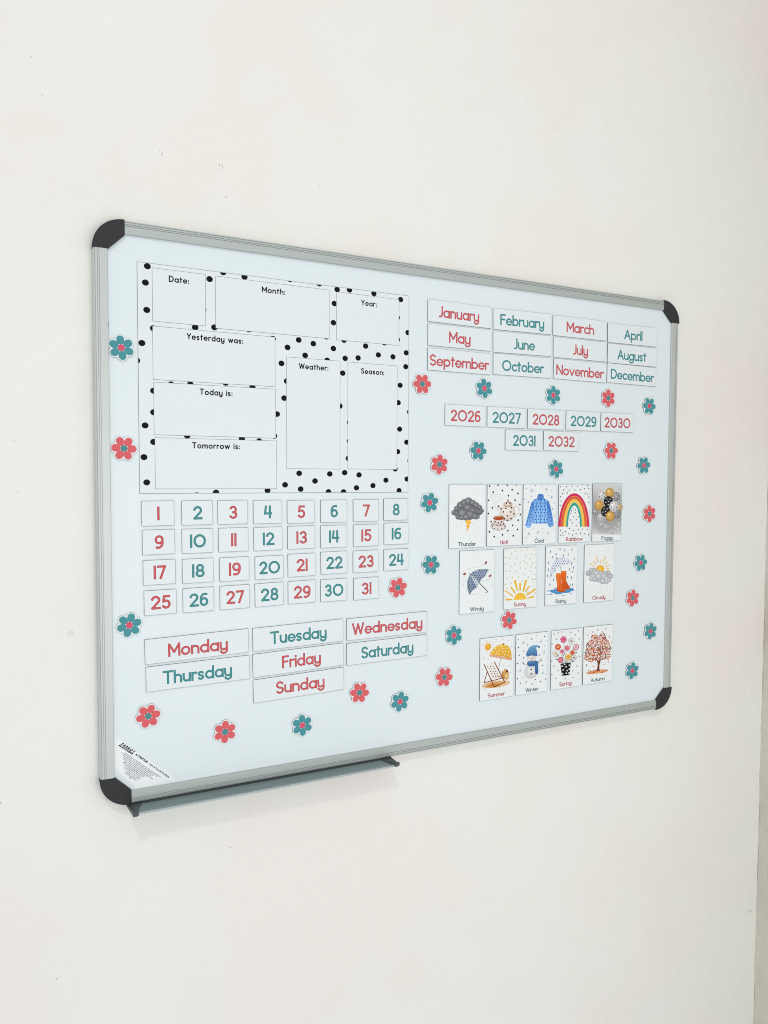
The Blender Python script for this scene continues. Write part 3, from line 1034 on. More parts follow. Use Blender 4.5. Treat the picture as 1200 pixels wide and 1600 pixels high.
# Rainbow
f, yy, p, cap = pic_card('Rainbow', 317.7, -9.0, (122, 380, 197, 194, 685, 674), 80.8, 120, 319.0, 43.7, -65.8, CC_,
                         'picture card of a bright arched rainbow over small black dots', WG)
p.dots([(136, 218), (182, 216), (228, 212), (277, 212), (318, 200), (360, 205), (160, 244), (205, 244), (252, 243), (300, 240), (332, 232), (370, 230), (150, 272), (192, 268), (340, 270), (362, 276), (136, 300), (372, 346), (134, 372), (370, 300), (140, 336), (228, 415), (262, 408), (222, 440), (258, 430), (285, 425), (246, 465), (284, 466), (220, 492), (268, 490), (235, 518), (292, 515), (268, 538), (240, 395), (275, 390), (140, 578), (178, 588), (213, 562), (245, 578), (290, 572), (320, 567), (361, 572), (153, 600), (208, 607), (268, 605), (305, 602), (342, 606), (160, 622), (240, 618), (372, 612), (138, 618)], 1.05, (38, 38, 44))


def band(cx, yb, ro, ri, to, ti, c):
    P = [(cx + ro * math.cos(R(a)), yb - (yb - to) * math.sin(R(a))) for a in range(0, 181, 6)] + [(cx + ri * math.cos(R(a)), yb - (yb - ti) * math.sin(R(a))) for a in range(180, -1, -6)]
    n = 31
    pts = [p.p(*q) for q in P]
    tris = []
    for i in range(n - 1):
        tris += [(i, i + 1, 2 * n - 2 - i), (i, 2 * n - 2 - i, 2 * n - 1 - i)]
    p.ink._put(pts, tris, [lin(c)] * len(pts))


band(250, 548, 128, 107, 270, 294, (206, 44, 92))
band(250, 548, 109, 86, 292, 320, (216, 98, 46))
band(250, 548, 88, 65, 318, 348, (236, 192, 88))
band(250, 548, 67, 50, 346, 372, (44, 158, 146))
for rr, tt in ((108, 293), (87, 319), (66, 347)):
    p.line([(250 + rr * math.cos(R(a)), 548 - (548 - tt) * math.sin(R(a))) for a in range(0, 181, 9)], .35, (240, 214, 170))
p.finish(f, yy)
cap()

# Foggy
f, yy, p, cap = pic_card('Foggy', 406.2, -8.4, (405, 652, 190, 185, 677, 663), 80.6, 122.2, 407.3, 32.4, -66.4, CT,
                         'picture card of gold, black and spotted balloons in grey fog', WG)
A, B_, C_, D_ = (199, 203, 204), (172, 172, 171), (150, 149, 148), (188, 189, 189)
xs = (407, 470, 530, 590, 650)
rows = [(190, (202, 206, 207), (200, 203, 203)), (260, (186, 187, 187), (206, 206, 205)), (370, (150, 148, 147), (192, 190, 188)), (480, (158, 156, 154), (150, 149, 148)), (560, (180, 180, 179), (158, 158, 158)), (612, (206, 208, 208), (196, 198, 199))]
pts, cols, tris = [], [], []
for yv, ce, cm in rows:
    for i, xv in enumerate(xs):
        pts.append(p.p(min(max(xv, 408), 649), yv + 2))
        t = 1 - abs(i - 2) / 2
        a, b = lin(ce), lin(cm)
        cols.append(tuple(a[k] + (b[k] - a[k]) * t for k in range(3)))
for j in range(len(rows) - 1):
    for i in range(4):
        a = j * 5 + i
        tris += [(a, a + 1, a + 6), (a, a + 6, a + 5)]
p.ink._put(pts, tris, cols)
rb = random.Random(8)
for x, y, r, c, e, dc in ((632, 382, 24, (206, 180, 130), (168, 148, 116), None), (430, 430, 24, (188, 188, 188), (140, 140, 140), (90, 90, 90)), (608, 438, 30, (150, 150, 152), (110, 110, 112), (210, 210, 210)),
                          (600, 296, 30, (160, 160, 160), (112, 112, 112), (228, 228, 228)), (480, 290, 31, (232, 232, 230), (176, 176, 174), (44, 44, 44)), (545, 265, 34, (228, 188, 116), (176, 136, 72), None),
                          (478, 476, 36, (200, 200, 200), (160, 160, 160), (120, 120, 120)), (460, 370, 34, (224, 180, 104), (178, 136, 70), None), (535, 338, 36, (52, 52, 54), (22, 22, 24), (226, 226, 226)),
                          (583, 378, 37, (236, 236, 234), (176, 176, 176), (48, 48, 48)), (513, 420, 35, (54, 54, 56), (22, 22, 24), (226, 226, 226)), (553, 460, 34, (232, 190, 112), (176, 132, 64), None)):
    r *= 1.1
    p.disc(x, y, r, c, e, ry=r * 1.16, off=(-.3, .4))
    if dc:
        for k in range(6):
            a = k * 72 + 20
            q = (0, .6, .6, .6, .6, .6)[k] * r
            p.disc(x + q * math.cos(R(a)), y + q * 1.1 * math.sin(R(a)), 4.4, dc, n=8)
    p.disc(x - r * .3, y - r * .4, r * .16, tuple(min(255, v + 26) for v in c), n=8)
for k in range(26):
    x, y = rb.uniform(425, 632), rb.uniform(520, 600)
    g = rb.randint(168, 208)
    p.disc(x, y, rb.uniform(10, 20), (g, g, g), (g - 8, g - 8, g - 8), ry=rb.uniform(5, 9), n=12)
p.line([(545, 520), (520, 570), (517, 585)], .4, (120, 116, 112))
p.finish(f, yy)
cap()

# Windy
f, yy, p, cap = pic_card('Windy', 82.6, -136.8, (417, 705, 752, 738, 1278, 1258), 79.2, 121.6, 82.9, 31.5, -193.7, CT,
                         'picture card of a grey dotted umbrella blown over by wind with red leaves', WG)
SW = (182, 186, 192)
p.curve([(478, 890), (500, 905), (520, 890), (560, 888), (600, 868), (640, 850)], .55, SW)
p.curve([(484, 885), (498, 895), (490, 910), (480, 900)], .5, SW)
p.curve([(500, 1115), (560, 1110), (600, 1080), (570, 1060)], .55, SW)
p.curve([(465, 950), (440, 985), (452, 1005), (480, 990)], .55, SW)
p.curve([(600, 1010), (650, 990), (690, 960)], .5, SW)
p.curve([(640, 1000), (680, 990), (690, 1010)], .5, SW)
p.curve([(470, 1060), (480, 1090), (500, 1115), (530, 1100)], .5, SW)
p.dots([(660, 822), (672, 870), (668, 905), (450, 1030), (672, 1048), (690, 1040), (440, 925)], .6, (150, 152, 160))
UM = [(505, 946), (530, 922), (570, 906), (615, 903), (656, 908), (640, 935), (626, 962), (598, 985), (580, 1016), (560, 1050), (535, 1072), (518, 1085), (500, 1112), (484, 1070), (480, 1020), (488, 978)]
p.poly(UM, (150, 164, 186), (116, 132, 158))
p.poly([(505, 946), (540, 965), (580, 1016), (560, 1050), (530, 1000)], (196, 206, 218))
for P in ([(505, 946), (560, 930), (656, 908)], [(505, 946), (570, 960), (626, 962)], [(505, 946), (545, 975), (580, 1016)], [(505, 946), (520, 1010), (535, 1072)], [(505, 946), (490, 1020), (500, 1112)]):
    p.curve(P, .45, (88, 96, 112))
p.curve(UM + [UM[0]], .4, (96, 104, 120))
p.pattern(UM, 20, 19, 4.6, (36, 42, 62))
p.line([(495, 938), (506, 948)], 1.0, (40, 42, 48))
p.curve([(578, 1014), (610, 1050), (640, 1078), (648, 1092), (634, 1096)], 1.5, (44, 46, 54))
for x, y, a in ((458, 942, 20), (632, 850, 50), (670, 958, 35)):
    p.disc(x, y, 14, (176, 60, 44), (128, 36, 30), ry=8, rot=a)
p.finish(f, yy)
cap()

# Sunny
f, yy, p, cap = pic_card('Sunny', 183.9, -135.5, (785, 1057, 732, 718, 1237, 1217), 79.4, 121, 184.0, 30.9, -191.7, CC_,
                         'picture card of a golden half sun with rays under gold dots', WG)
GD = (206, 184, 128)
p.dots([(802, 748), (878, 750), (927, 747), (980, 740), (1038, 738), (1010, 775), (845, 773), (965, 790), (1050, 782), (800, 805), (835, 812), (890, 812), (1000, 812), (950, 835), (920, 850), (1022, 850), (975, 852), (800, 858), (876, 858), (845, 880), (1010, 882), (920, 892), (962, 895), (1050, 890), (835, 920), (887, 920), (800, 918), (1010, 920), (950, 942), (855, 968), (908, 966), (988, 968), (1040, 945), (812, 978), (1035, 1010), (800, 1028), (845, 1020), (936, 1000), (1046, 1100), (795, 1125), (985, 1098), (1025, 985), (815, 1062), (1050, 985)], 1.25, GD)
SUN1, SUN2 = (232, 182, 48), (222, 168, 44)
for P in ([(866, 994), (886, 990), (904, 1082), (896, 1086)], [(912, 1018), (928, 1016), (927, 1084), (916, 1084)], [(962, 990), (980, 992), (952, 1090), (940, 1086)], [(838, 1052), (852, 1048), (886, 1098), (876, 1104)],
          [(988, 1042), (1002, 1048), (968, 1096), (960, 1092)], [(790, 1078), (802, 1076), (866, 1122), (860, 1130)], [(1046, 1062), (1056, 1074), (980, 1122), (972, 1114)], [(800, 1142), (804, 1162), (858, 1158), (858, 1150)], [(1040, 1124), (1034, 1142), (980, 1146), (980, 1138)]):
    p.poly(P, SUN1, SUN2)
p.poly([(922 + 52 * math.cos(R(a)), 1156 - 58 * math.sin(R(a)) - (3 * math.cos(R(a)))) for a in range(0, 181, 12)], (232, 178, 44), (238, 194, 72))
p.finish(f, yy)
cap()

# Rainy
f, yy, p, cap = pic_card('Rainy', 286.4, -135.2, (12, 275, 712, 702, 1207, 1190), 81, 121.5, 286.5, 27.8, -192.5, CT,
                         'picture card of orange rain boots beneath a spotted umbrella in a puddle', WG)
for x, y in ((52, 755), (130, 735), (170, 745), (230, 742), (198, 778), (98, 778), (70, 800), (250, 818), (35, 850), (245, 890), (228, 860), (210, 905), (240, 925), (195, 970), (228, 975), (78, 990), (50, 1030), (28, 955), (240, 1035), (160, 790), (38, 905), (90, 915)):
    p.disc(x, y, 4.4, (126, 156, 176), (92, 124, 150), ry=12, n=8)
p.disc(150, 1082, 98, (96, 164, 206), (70, 136, 186), ry=20, n=18)
for x, y, a, b in ((80, 1078, 30, 7), (215, 1070, 36, 8), (120, 1105, 36, 6), (190, 1096, 30, 6), (40, 1082, 14, 4), (60, 1110, 14, 4), (250, 1080, 14, 4), (165, 1120, 20, 3), (100, 1060, 20, 4), (35, 1110, 8, 3), (225, 1108, 10, 3)):
    p.disc(x, y, a, (84, 154, 200), (58, 122, 178), ry=b, n=10)
p.line([(120, 850), (146, 918)], .9, (60, 62, 78))
p.curve([(184, 1000), (200, 1032), (210, 1046), (222, 1042), (224, 1026)], 1.1, (48, 50, 60))
UM = [(102, 812), (150, 806), (200, 818), (238, 850), (212, 852), (196, 860), (172, 862), (150, 876), (128, 876), (106, 890), (88, 905), (72, 935), (50, 982), (50, 940), (60, 895), (78, 850)]
p.poly(UM, (226, 230, 240), (200, 206, 224))
for P in ([(102, 812), (180, 835), (238, 850)], [(102, 812), (130, 840), (150, 876)], [(102, 812), (95, 860), (88, 905)], [(102, 812), (64, 880), (50, 982)]):
    p.curve(P, .35, (130, 136, 160))
p.curve(UM + [UM[0]], .35, (150, 156, 178))
p.pattern(UM, 20, 19, 4.4, (50, 62, 116))
p.line([(100, 800), (103, 814)], 1, (60, 62, 70))
B1, B2 = (222, 104, 34), (196, 78, 22)
p.poly([(138, 924), (148, 918), (178, 918), (186, 922), (184, 980), (190, 1020), (212, 1046), (218, 1060), (208, 1072), (172, 1074), (150, 1050), (146, 1000)], B1, B2)
p.poly([(98, 942), (108, 936), (134, 936), (142, 940), (144, 1000), (150, 1046), (174, 1072), (180, 1086), (168, 1096), (118, 1090), (106, 1075), (110, 1030), (100, 980)], (230, 116, 42), (204, 86, 26))
p.line([(100, 948), (141, 946)], .9, (236, 142, 72))
p.line([(140, 930), (185, 928)], .9, (236, 142, 72))
p.curve([(112, 1078), (140, 1086), (172, 1090)], .8, (168, 60, 18))
p.curve([(116, 960), (118, 1010), (122, 1050)], .9, (240, 150, 80))
p.finish(f, yy)
cap()

# Cloudy
f, yy, p, cap = pic_card('Cloudy', 386.6, -135.8, (335, 583, 702, 690, 1181, 1161), 80.9, 121, 387.0, 36, -191.8, CC_,
                         'picture card of a yellow sun rising behind soft grey clouds', WG)
p.dots([(362, 720), (420, 702), (490, 712), (545, 708), (372, 765), (448, 742), (525, 742), (570, 750), (362, 835), (560, 800), (360, 1030), (400, 1050), (440, 1035), (480, 1060), (530, 1045), (562, 1032), (372, 1080), (455, 1098), (520, 1085), (560, 1090), (400, 1110), (570, 880), (350, 900)], .7, (196, 196, 200))
for a, r0, r1 in ((8, 50, 80), (26, 48, 88), (47, 48, 90), (68, 52, 118), (90, 50, 82), (108, 52, 112), (130, 48, 90), (150, 48, 96), (168, 48, 60)):
    ca, sa = math.cos(R(a)), math.sin(R(a))
    x, y = 466, 905
    p.poly([(x + r0 * ca + 2 * sa, y - r0 * sa + 2 * ca), (x + r1 * ca + 4.5 * sa, y - r1 * sa + 4.5 * ca), (x + r1 * ca - 4.5 * sa, y - r1 * sa - 4.5 * ca), (x + r0 * ca - 2 * sa, y - r0 * sa - 2 * ca)], (228, 182, 84), (222, 168, 64))
p.disc(466, 905, 36, (240, 194, 82), (226, 168, 50), n=22)
cloud(p, [(370, 935, 24), (395, 912, 22), (420, 915, 22), (550, 960, 26), (530, 935, 24), (512, 938, 22), (558, 965, 17), (365, 940, 16), (410, 940, 26)], (206, 207, 210), (160, 161, 166))
cloud(p, [(440, 945, 36), (405, 965, 26), (470, 950, 32), (395, 982, 20), (425, 985, 24), (460, 985, 28), (495, 965, 28), (520, 985, 26), (490, 1002, 24), (520, 1005, 22), (545, 992, 18), (455, 965, 30)], (216, 217, 220), (164, 165, 170))
p.finish(f, yy)
cap()

# Summer
f, yy, p, cap = pic_card('Summer', 130.5, -310.1, (537, 855, 230, 193, 813, 768), 79.2, 122.6, 129.9, 40.3, -367.1, CC_,
                         'season card for summer, deck chair under a yellow spotted parasol with sun', SG)
p.dots([(685, 235), (745, 230), (800, 242), (832, 298), (570, 408), (612, 424), (558, 520), (568, 582), (762, 475), (812, 478), (826, 545), (585, 692), (725, 688), (796, 660), (830, 420), (548, 640)], .95, (176, 160, 152))
for a in range(0, 360, 24):
    ca, sa = math.cos(R(a)), math.sin(R(a))
    p.line([(610 + 37 * ca, 305 + 40 * sa), (610 + 55 * ca, 305 + 60 * sa)], .7, (206, 160, 84))
p.disc(610, 305, 28, (244, 188, 66), (222, 148, 36), ry=32, n=20)
p.disc(690, 655, 136, (200, 134, 66), (222, 190, 150), ry=32, n=24)
p.disc(665, 668, 70, (184, 112, 52), (204, 146, 84), ry=18, n=18)
p.disc(775, 560, 34, (214, 168, 96), (168, 112, 56), ry=48, n=16)
p.disc(790, 580, 22, (234, 204, 150), (200, 156, 92), ry=34, n=14)
p.poly([(780, 535), (798, 518), (804, 542)], (44, 40, 40))
p.disc(760, 525, 10, (236, 214, 160), n=8)
p.line([(736, 385), (700, 575)], .9, (90, 60, 46))
CAN = [(622, 386), (640, 350), (665, 315), (700, 288), (745, 276), (785, 284), (815, 310), (832, 350), (836, 395), (832, 425), (800, 415), (780, 400), (745, 392), (700, 390), (660, 386)]
p.poly(CAN, (232, 186, 70), (216, 156, 48))
for P in ([(752, 278), (700, 330), (668, 380)], [(752, 278), (740, 330), (735, 388)], [(752, 278), (785, 330), (795, 408)], [(752, 278), (810, 330), (830, 415)]):
    p.curve(P, .4, (188, 128, 38))
for x, y in ((680, 320), (705, 300), (735, 292), (770, 292), (695, 350), (722, 330), (752, 318), (788, 318), (660, 350), (712, 372), (748, 352), (776, 345), (806, 350), (765, 378), (800, 382), (820, 392), (735, 300), (685, 372), (642, 372)):
    p.disc(x, y, 6.2, (240, 226, 190), n=9)
for i in range(10):
    t = i / 9
    x, y = 636 + 190 * t, 384 + 8 * math.sin(t * 3) + 34 * t * t
    p.disc(x, y + 2, 12, (232, 206, 190), (206, 128, 66), ry=11, n=10)
p.disc(757, 274, 6, (50, 40, 36), n=8)
CH = [(598, 472), (668, 450), (700, 520), (742, 592), (690, 606), (655, 600), (628, 540)]
WD = (136, 62, 36)
p.line([(605, 535), (578, 640)], 1.8, WD)
p.line([(578, 640), (690, 612), (748, 596)], 1.7, WD)
p.poly(CH, (236, 232, 226), (222, 216, 208))
p.pattern(CH, 25, 23, 5.4, (28, 28, 32))
p.line([(576, 470), (672, 680)], 2.0, (138, 60, 34))
p.line([(672, 446), (772, 634)], 2.0, (138, 60, 34))
p.line([(672, 680), (772, 634)], 1.8, WD)
p.line([(640, 602), (650, 620)], 1.2, WD)
p.line([(742, 590), (700, 575)], 1.2, WD)
p.finish(f, yy)
cap()

# Winter
f, yy, p, cap = pic_card('Winter', 215.2, -309.9, (875, 1176, 192, 158, 760, 718), 79.2, 122.6, 215.9, 32.4, -367.7, CT,
                         'season card for winter, snowman with blue knitted hat and scarf', SG)
p.dots([(1020, 230), (985, 285), (1142, 205), (898, 310), (950, 343), (905, 382), (892, 458), (945, 407), (1128, 478), (1062, 610), (1158, 606), (918, 648), (1028, 652), (1110, 630), (892, 600), (1098, 380)], 1.1, (40, 42, 60))
p.dots([(975, 212), (1065, 200), (898, 236), (1140, 292), (1062, 258), (1165, 408), (1163, 500), (1165, 245), (942, 590), (1162, 560)], .75, (120, 124, 140))
for x, y, r in ((942, 265, 4.6), (1108, 252, 4.6), (1140, 355, 4.6), (915, 527, 4.6), (1132, 550, 4.6), (973, 635, 4)):
    p.flake(x, y, r, (150, 158, 176))
p.line([(972, 478), (932, 448)], .9, (70, 58, 54))
p.line([(948, 460), (944, 440)], .6, (70, 58, 54))
p.line([(945, 458), (930, 466)], .6, (70, 58, 54))
p.line([(1080, 462), (1120, 412)], .9, (70, 58, 54))
p.line([(1100, 436), (1098, 416)], .6, (70, 58, 54))
p.line([(1104, 432), (1124, 430)], .6, (70, 58, 54))
p.disc(1022, 535, 68, (232, 228, 226), (196, 194, 198), ry=68, n=26)
p.disc(1022, 414, 42, (236, 228, 224), (206, 194, 192), ry=40, n=22)
p.disc(995, 422, 8, (230, 196, 190), (236, 222, 218), n=10)
p.disc(1050, 420, 8, (230, 196, 190), (236, 222, 218), n=10)
p.disc(1005, 406, 3.2, (40, 38, 40), n=8)
p.disc(1038, 404, 3.2, (40, 38, 40), n=8)
p.disc(1022, 412, 6, (150, 92, 60), (120, 70, 48), n=9)
p.curve([(1004, 426), (1020, 434), (1038, 424)], .5, (90, 70, 66))
p.poly([(984, 440), (1060, 432), (1084, 440), (1084, 470), (1060, 484), (1000, 488), (976, 470)], (80, 128, 172), (54, 94, 142))
p.poly([(1052, 440), (1082, 438), (1086, 500), (1082, 560), (1058, 556), (1052, 500)], (72, 120, 166), (48, 86, 136))
p.curve([(985, 462), (1030, 470), (1080, 452)], .6, (40, 82, 136))
p.poly([(968, 372), (976, 350), (1000, 305), (1030, 290), (1070, 286), (1096, 296), (1098, 312), (1078, 300), (1062, 312), (1072, 345), (1076, 370), (1070, 376), (1020, 374), (976, 384)], (112, 162, 200), (62, 104, 150))
p.poly([(970, 372), (1020, 356), (1074, 360), (1076, 392), (1020, 384), (974, 396)], (84, 134, 178), (58, 100, 148))
for k in range(7):
    p.line([(982 + 14 * k, 366 - k), (982 + 14 * k, 388 - k)], .4, (44, 88, 142))
p.disc(1090, 304, 10, (60, 108, 162), (44, 88, 142), n=10)
for y in (515, 556):
    p.disc(1020, y, 8, (36, 36, 40), n=10)
p.finish(f, yy)
cap()

# Spring
f, yy, p, cap = pic_card('Spring', 302.9, -309.9, (5, 265, 145, 112, 645, 607), 79.8, 122.4, 301.2, 32.2, -365.7, CC_,
                         'season card for spring, bunch of flowers in a black spotted pot', SG)
p.dots([(28, 170), (93, 150), (170, 152), (236, 140), (208, 174), (240, 208), (48, 212), (12, 256), (245, 355), (12, 398), (225, 437), (30, 440), (66, 478), (190, 480), (238, 500), (14, 512), (48, 545), (127, 548), (195, 535), (60, 160)], 1.2, (150, 108, 104))
SG_ = (84, 82, 74)
for x, y in ((107, 215), (62, 278), (175, 228), (215, 277), (138, 280), (42, 335), (97, 315), (185, 325), (150, 362), (85, 388), (202, 368), (60, 380)):
    p.curve([(128, 420), ((128 + x) / 2 + 4, (420 + y) / 2 + 16), (x, y)], .6, SG_)
for x, y, a in ((150, 300, 60), (105, 345, 120), (175, 385, 30), (60, 350, 150), (195, 290, 50), (120, 330, 80), (215, 325, 20), (50, 382, 160), (190, 400, 10)):
    p.disc(x, y, 13, (112, 116, 100), (70, 76, 66), ry=4.5, rot=a, n=8)


def bloom(x, y, r, c, e, ctr, n=6, out=None):
    for k in range(n):
        a = R(360 / n * k + 15)
        px, py = x + r * .58 * math.cos(a), y + r * .62 * math.sin(a)
        if out:
            p.disc(px, py, r * .42, out, n=9)
            p.disc(px, py, r * .33, c, e, n=9)
        else:
            p.disc(px, py, r * .42, c, e, n=9)
    p.disc(x, y, r * .3, ctr, n=9)


bloom(107, 215, 30, (222, 132, 156), (200, 92, 126), (196, 70, 104))
bloom(62, 278, 26, (222, 116, 56), (196, 84, 36), (240, 200, 150), 8)
bloom(175, 228, 28, (234, 234, 232), (222, 220, 218), (150, 140, 130), 6, (120, 120, 116))
bloom(42, 335, 28, (236, 236, 234), (222, 220, 218), (222, 178, 80), 6, (120, 120, 116))
bloom(97, 315, 20, (222, 150, 166), (204, 112, 134), (180, 70, 96))
bloom(185, 325, 22, (222, 124, 84), (200, 92, 58), (170, 60, 60))
bloom(200, 368, 24, (234, 234, 232), (216, 214, 212), (130, 126, 120), 7, (120, 120, 116))
bloom(150, 362, 26, (232, 196, 100), (218, 168, 76), (206, 140, 60), 8)
p.disc(215, 277, 25, (236, 222, 222), (176, 74, 96), ry=28, n=18)
p.disc(215, 277, 16, (240, 232, 232), ry=18, n=14)
p.disc(215, 277, 11, (184, 82, 104), ry=12, n=12)
p.disc(215, 277, 5, (236, 222, 222), n=9)
p.poly([(118, 262), (128, 274), (138, 256), (150, 272), (160, 260), (160, 292), (148, 308), (128, 308), (118, 292)], (220, 124, 146), (196, 84, 112))
p.line([(138, 262), (138, 304)], .5, (240, 200, 206))
p.disc(85, 388, 22, (220, 120, 140), (190, 70, 100), ry=26, n=14)
p.curve([(78, 392), (88, 378), (94, 392), (84, 400), (74, 390)], .6, (240, 200, 206))
p.disc(128, 518, 58, (176, 176, 176), (224, 228, 229), ry=9, n=14)
PT = [(84, 420), (128, 414), (172, 410), (168, 460), (162, 512), (130, 520), (98, 520), (90, 470)]
p.poly(PT, (24, 24, 26), (14, 14, 16))
p.poly([(84, 420), (172, 408), (172, 418), (84, 430)], (34, 34, 36))
for q in ((98, 440), (132, 446), (160, 432), (108, 472), (142, 478), (160, 466), (104, 504), (136, 500), (120, 424), (158, 498)):
    p.disc(*q, 6.4, (230, 230, 230), n=9)
p.finish(f, yy)
cap()

# Autumn
f, yy, p, cap = pic_card('Autumn', 387.2, -309.3, (279, 530, 110, 85, 600, 565), 80.2, 122.2, 387.4, 38.3, -366.9, CT,
                         'season card for autumn, tree with red and orange leaves', SG)
p.disc(400, 488, 92, (214, 124, 62), (226, 188, 160), ry=18, n=20)
rb = random.Random(21)
for k in range(46):
    a, q = rb.random() * 6.28, math.sqrt(rb.random())
    p.disc(400 + 92 * q * math.cos(a), 487 + 17 * q * math.sin(a) - 6 * q * math.cos(a), rb.uniform(4, 7), rb.choice([(204, 96, 44), (178, 70, 40), (226, 160, 84), (150, 60, 40), (206, 130, 70)]), ry=rb.uniform(2.5, 4), n=6)
TR = (104, 50, 34)
p.poly([(384, 486), (396, 470), (402, 440), (400, 408), (392, 385), (402, 384), (412, 396), (420, 382), (428, 384), (426, 404), (418, 430), (418, 466), (428, 482), (408, 478)], TR, (120, 54, 34))
for P in ([(402, 395), (380, 360), (340, 335), (318, 320)], [(398, 388), (360, 380), (322, 384)], [(414, 395), (424, 350), (420, 310), (404, 285)], [(422, 350), (440, 315), (468, 280)], [(420, 392), (450, 372), (482, 352)], [(422, 330), (426, 280), (440, 220)], [(380, 360), (372, 320), (350, 290)]):
    p.curve(P, 1.3, TR)
LC = [(178, 62, 50), (192, 92, 66), (160, 50, 42), (200, 116, 84), (214, 160, 120), (132, 74, 48), (188, 74, 58), (108, 86, 58), (196, 124, 54)]
CR = [(285, 355), (300, 300), (305, 245), (335, 225), (352, 180), (378, 165), (400, 188), (425, 175), (432, 145), (448, 148), (460, 175), (468, 205), (495, 225), (505, 262), (520, 285), (505, 320), (512, 345), (495, 385), (465, 380), (440, 385), (395, 385), (350, 405), (320, 400), (290, 380)]
leaves = []
for _ in range(9000):
    x, y = rb.uniform(280, 522), rb.uniform(140, 408)
    if p.inside(CR, x, y) and all((x - a) ** 2 + (y - b) ** 2 > 108 for a, b in leaves):
        leaves.append((x, y))
        q = rb.uniform(5.8, 7.6)
        p.disc(x, y, q, rb.choice(LC), ry=q * rb.uniform(.8, 1.05), n=8)
for x, y, c in ((316, 175, 0), (357, 152, 5), (398, 130, 2), (468, 124, 5), (498, 190, 7), (308, 432, 2), (364, 443, 3), (456, 425, 4), (496, 406, 1), (324, 475, 5), (482, 474, 5), (520, 240, 3)):
    p.disc(x, y, 8, LC[c], ry=4.6, rot=rb.uniform(0, 180), n=7)
p.finish(f, yy)
cap()

# ------------------------------------------------------------------ flower magnets
PET_C, PET_T = mat('petal_coral', (211, 95, 100), rough=.5, spec=.15, noise=.03, nscale=300), mat('petal_teal', (72, 143, 150), rough=.5, spec=.15, noise=.03, nscale=300)
CEN_C, CEN_T = mat('centre_pink', (210, 84, 108), rough=.5, spec=.15), mat('centre_teal', (76, 136, 138), rough=.5, spec=.15)


def scallop(k, grow, n=72):
    """outline of six round lobes."""
    out = []
    for i in range(n):
        a = 2 * math.pi * i / n
        best = 0
        for j in range(6):
            pa = R(60 * j)
            cxx, czz, rr = 11.7 * math.cos(pa), 11.7 * math.sin(pa), k + grow
            b = cxx * math.cos(a) + czz * math.sin(a)
            c = 11.7 ** 2 - rr * rr
            dsc = b * b - c
            if dsc >= 0:
                best = max(best, b + math.sqrt(dsc))
        best = max(best, 11.6 + grow)
        out.append((best * math.cos(a), best * math.sin(a)))
    return out


FT = 2.0
m_back = prism_mesh('flower_backing', scallop(6.2, 1.95), -1.2, -.01, M['magnet'])
m_base = prism_mesh('flower_border', scallop(6.2, 1.9), -FT, -1.21, M['flower_base'], bevel=.3)
petal_pts = []
for i in range(20):
    a = 2 * math.pi * i / 20
    rx, rz = 7.0, 5.8 + .5 * math.cos(a)
    petal_pts.append((11.5 + rx * math.cos(a), rz * math.sin(a)))
m_pet = {}
for key, mm_ in (('C', PET_C), ('T', PET_T)):
    m_pet[key] = [prism_mesh('petal', petal_pts, -.06 - .02 * j, 0, mm_) for j in range(6)]
cpts = [(5.0 * math.cos(2 * math.pi * i / 20), 5.0 * math.sin(2 * math.pi * i / 20)) for i in range(20)]
m_cen = {'C': prism_mesh('flower_centre', cpts, -.24, 0, CEN_T), 'T': prism_mesh('flower_centre', cpts, -.24, 0, CEN_C)}
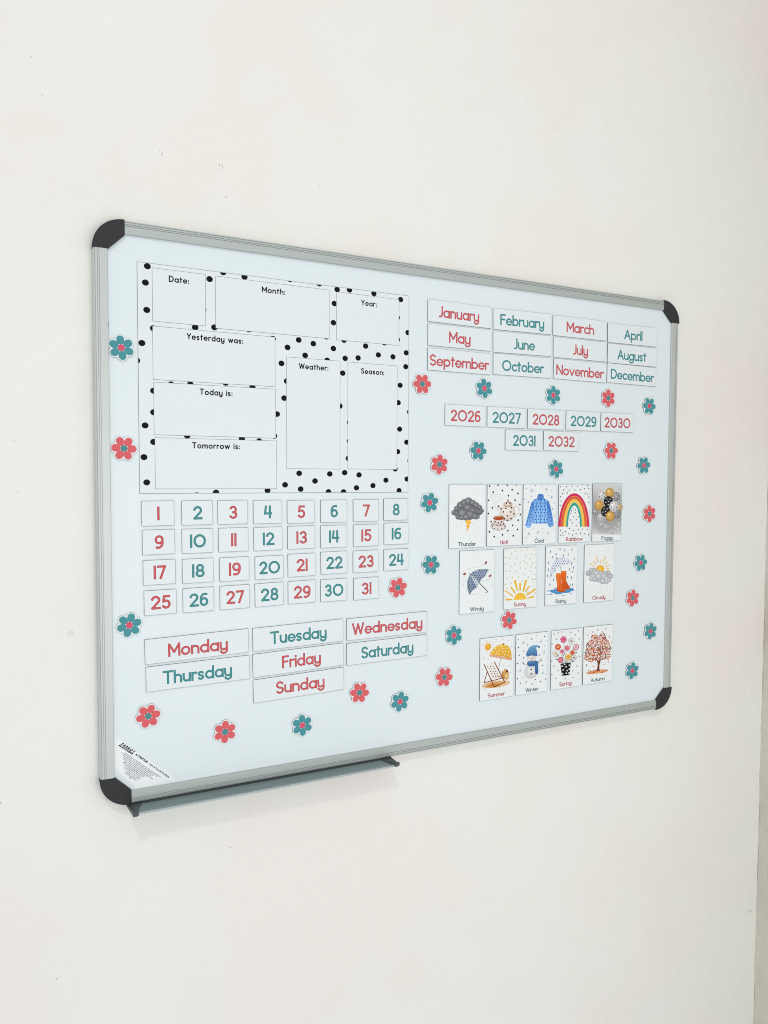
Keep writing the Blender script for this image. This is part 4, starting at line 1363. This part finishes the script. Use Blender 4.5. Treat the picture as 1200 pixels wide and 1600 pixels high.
FL = [('T', -560.9, 258.3, 37, 'teal flower magnet touching the left rail beside the Yesterday box'),
      ('C', -559.0, 105.6, 57, 'coral flower magnet beside the left rail, level with the Tomorrow box'),
      ('T', -554.4, -168.0, 16, 'teal flower magnet just below the card 25, near the left rail'),
      ('C', -527.7, -314.9, 9, 'coral flower magnet above the care sticker, below the Thursday card'),
      ('C', -406.5, -358.0, 27, 'coral flower magnet at lower left, between another coral one and the teal one below Sunday'),
      ('T', -272.3, -366.4, 34, 'teal flower magnet under the Sunday card, lowest on the board'),
      ('C', -164.3, -322.7, 53, 'coral flower magnet just right of the Sunday card'),
      ('T', -82.9, -349.6, 19, 'teal flower magnet below the Saturday card'),
      ('C', 11.0, -314.5, 53, 'coral flower magnet left of the Summer card'),
      ('T', 31.7, -236.6, 33, 'teal flower magnet between the Saturday and Summer cards, below the Windy card'),
      ('C', 158.3, -217.8, 43, 'coral flower magnet between the Sunny card above and the Summer and Winter cards'),
      ('C', -88.2, -137.9, 13, 'coral flower magnet right after the card 31 in the last number row'),
      ('T', -22.8, 16.9, 15, 'teal flower magnet left of the Thunder card'),
      ('T', -19.3, -99.2, 57, 'teal flower magnet left of the Windy card, right of card 24'),
      ('C', -40.1, 234.5, 3, 'coral flower magnet between the chart and the September card corner'),
      ('C', -2.7, 87.8, 25, 'coral flower magnet above the Thunder card on its left side'),
      ('T', 95.1, 234.2, 38, 'teal flower magnet between the September card and the 2026 card'),
      ('T', 82.9, 115.0, 56, 'teal flower magnet left of the 2031 card, under 2026'),
      ('T', 259.8, 230.0, 31, 'teal flower magnet between the October and 2028 cards'),
      ('C', 403.4, 231.6, 31, 'coral flower magnet between the December and 2030 cards'),
      ('T', 518.9, 220.5, 57, 'teal flower magnet below the right end of the December card'),
      ('C', 413.8, 121.9, 1, 'coral flower magnet below the 2030 card'),
      ('T', 269.3, 81.8, 40, 'teal flower magnet below the 2032 card and above the Cold and Rainbow cards'),
      ('T', 506.5, 92.1, 5, 'teal flower magnet near the right rail, right of the coral one below 2030'),
      ('C', 525.7, -13.1, 33, 'coral flower magnet right of the Foggy card by the right rail'),
      ('T', 502.9, -119.7, 6, 'teal flower magnet right of the Cloudy card, upper one'),
      ('C', 481.6, -195.5, 22, 'coral flower magnet at the lower right of the Cloudy card'),
      ('T', 535.7, -272.6, 20, 'teal flower magnet near the right rail, to the upper right of the Autumn card'),
      ('T', 484.4, -355.2, 20, 'teal flower magnet right of the Autumn card, lowest on the right side')]
tilts = random.Random(5)
for c, x, z, a, lab in FL:
    o = thing('flower_magnet', (x, 0, z), lab, 'flower magnet', 'flower magnets scattered over the board')
    o.rotation_euler = (0, -R(a), 0)
    add('magnet_backing', m_back, o)
    add('flower_border', m_base, o)
    for j in range(6):
        q = add('petal', m_pet[c][j], o, (0, -FT - .005, 0))
        q.rotation_euler = (0, R(60 * j), 0)
    add('flower_centre', m_cen[c], o, (0, -FT - .005, 0))
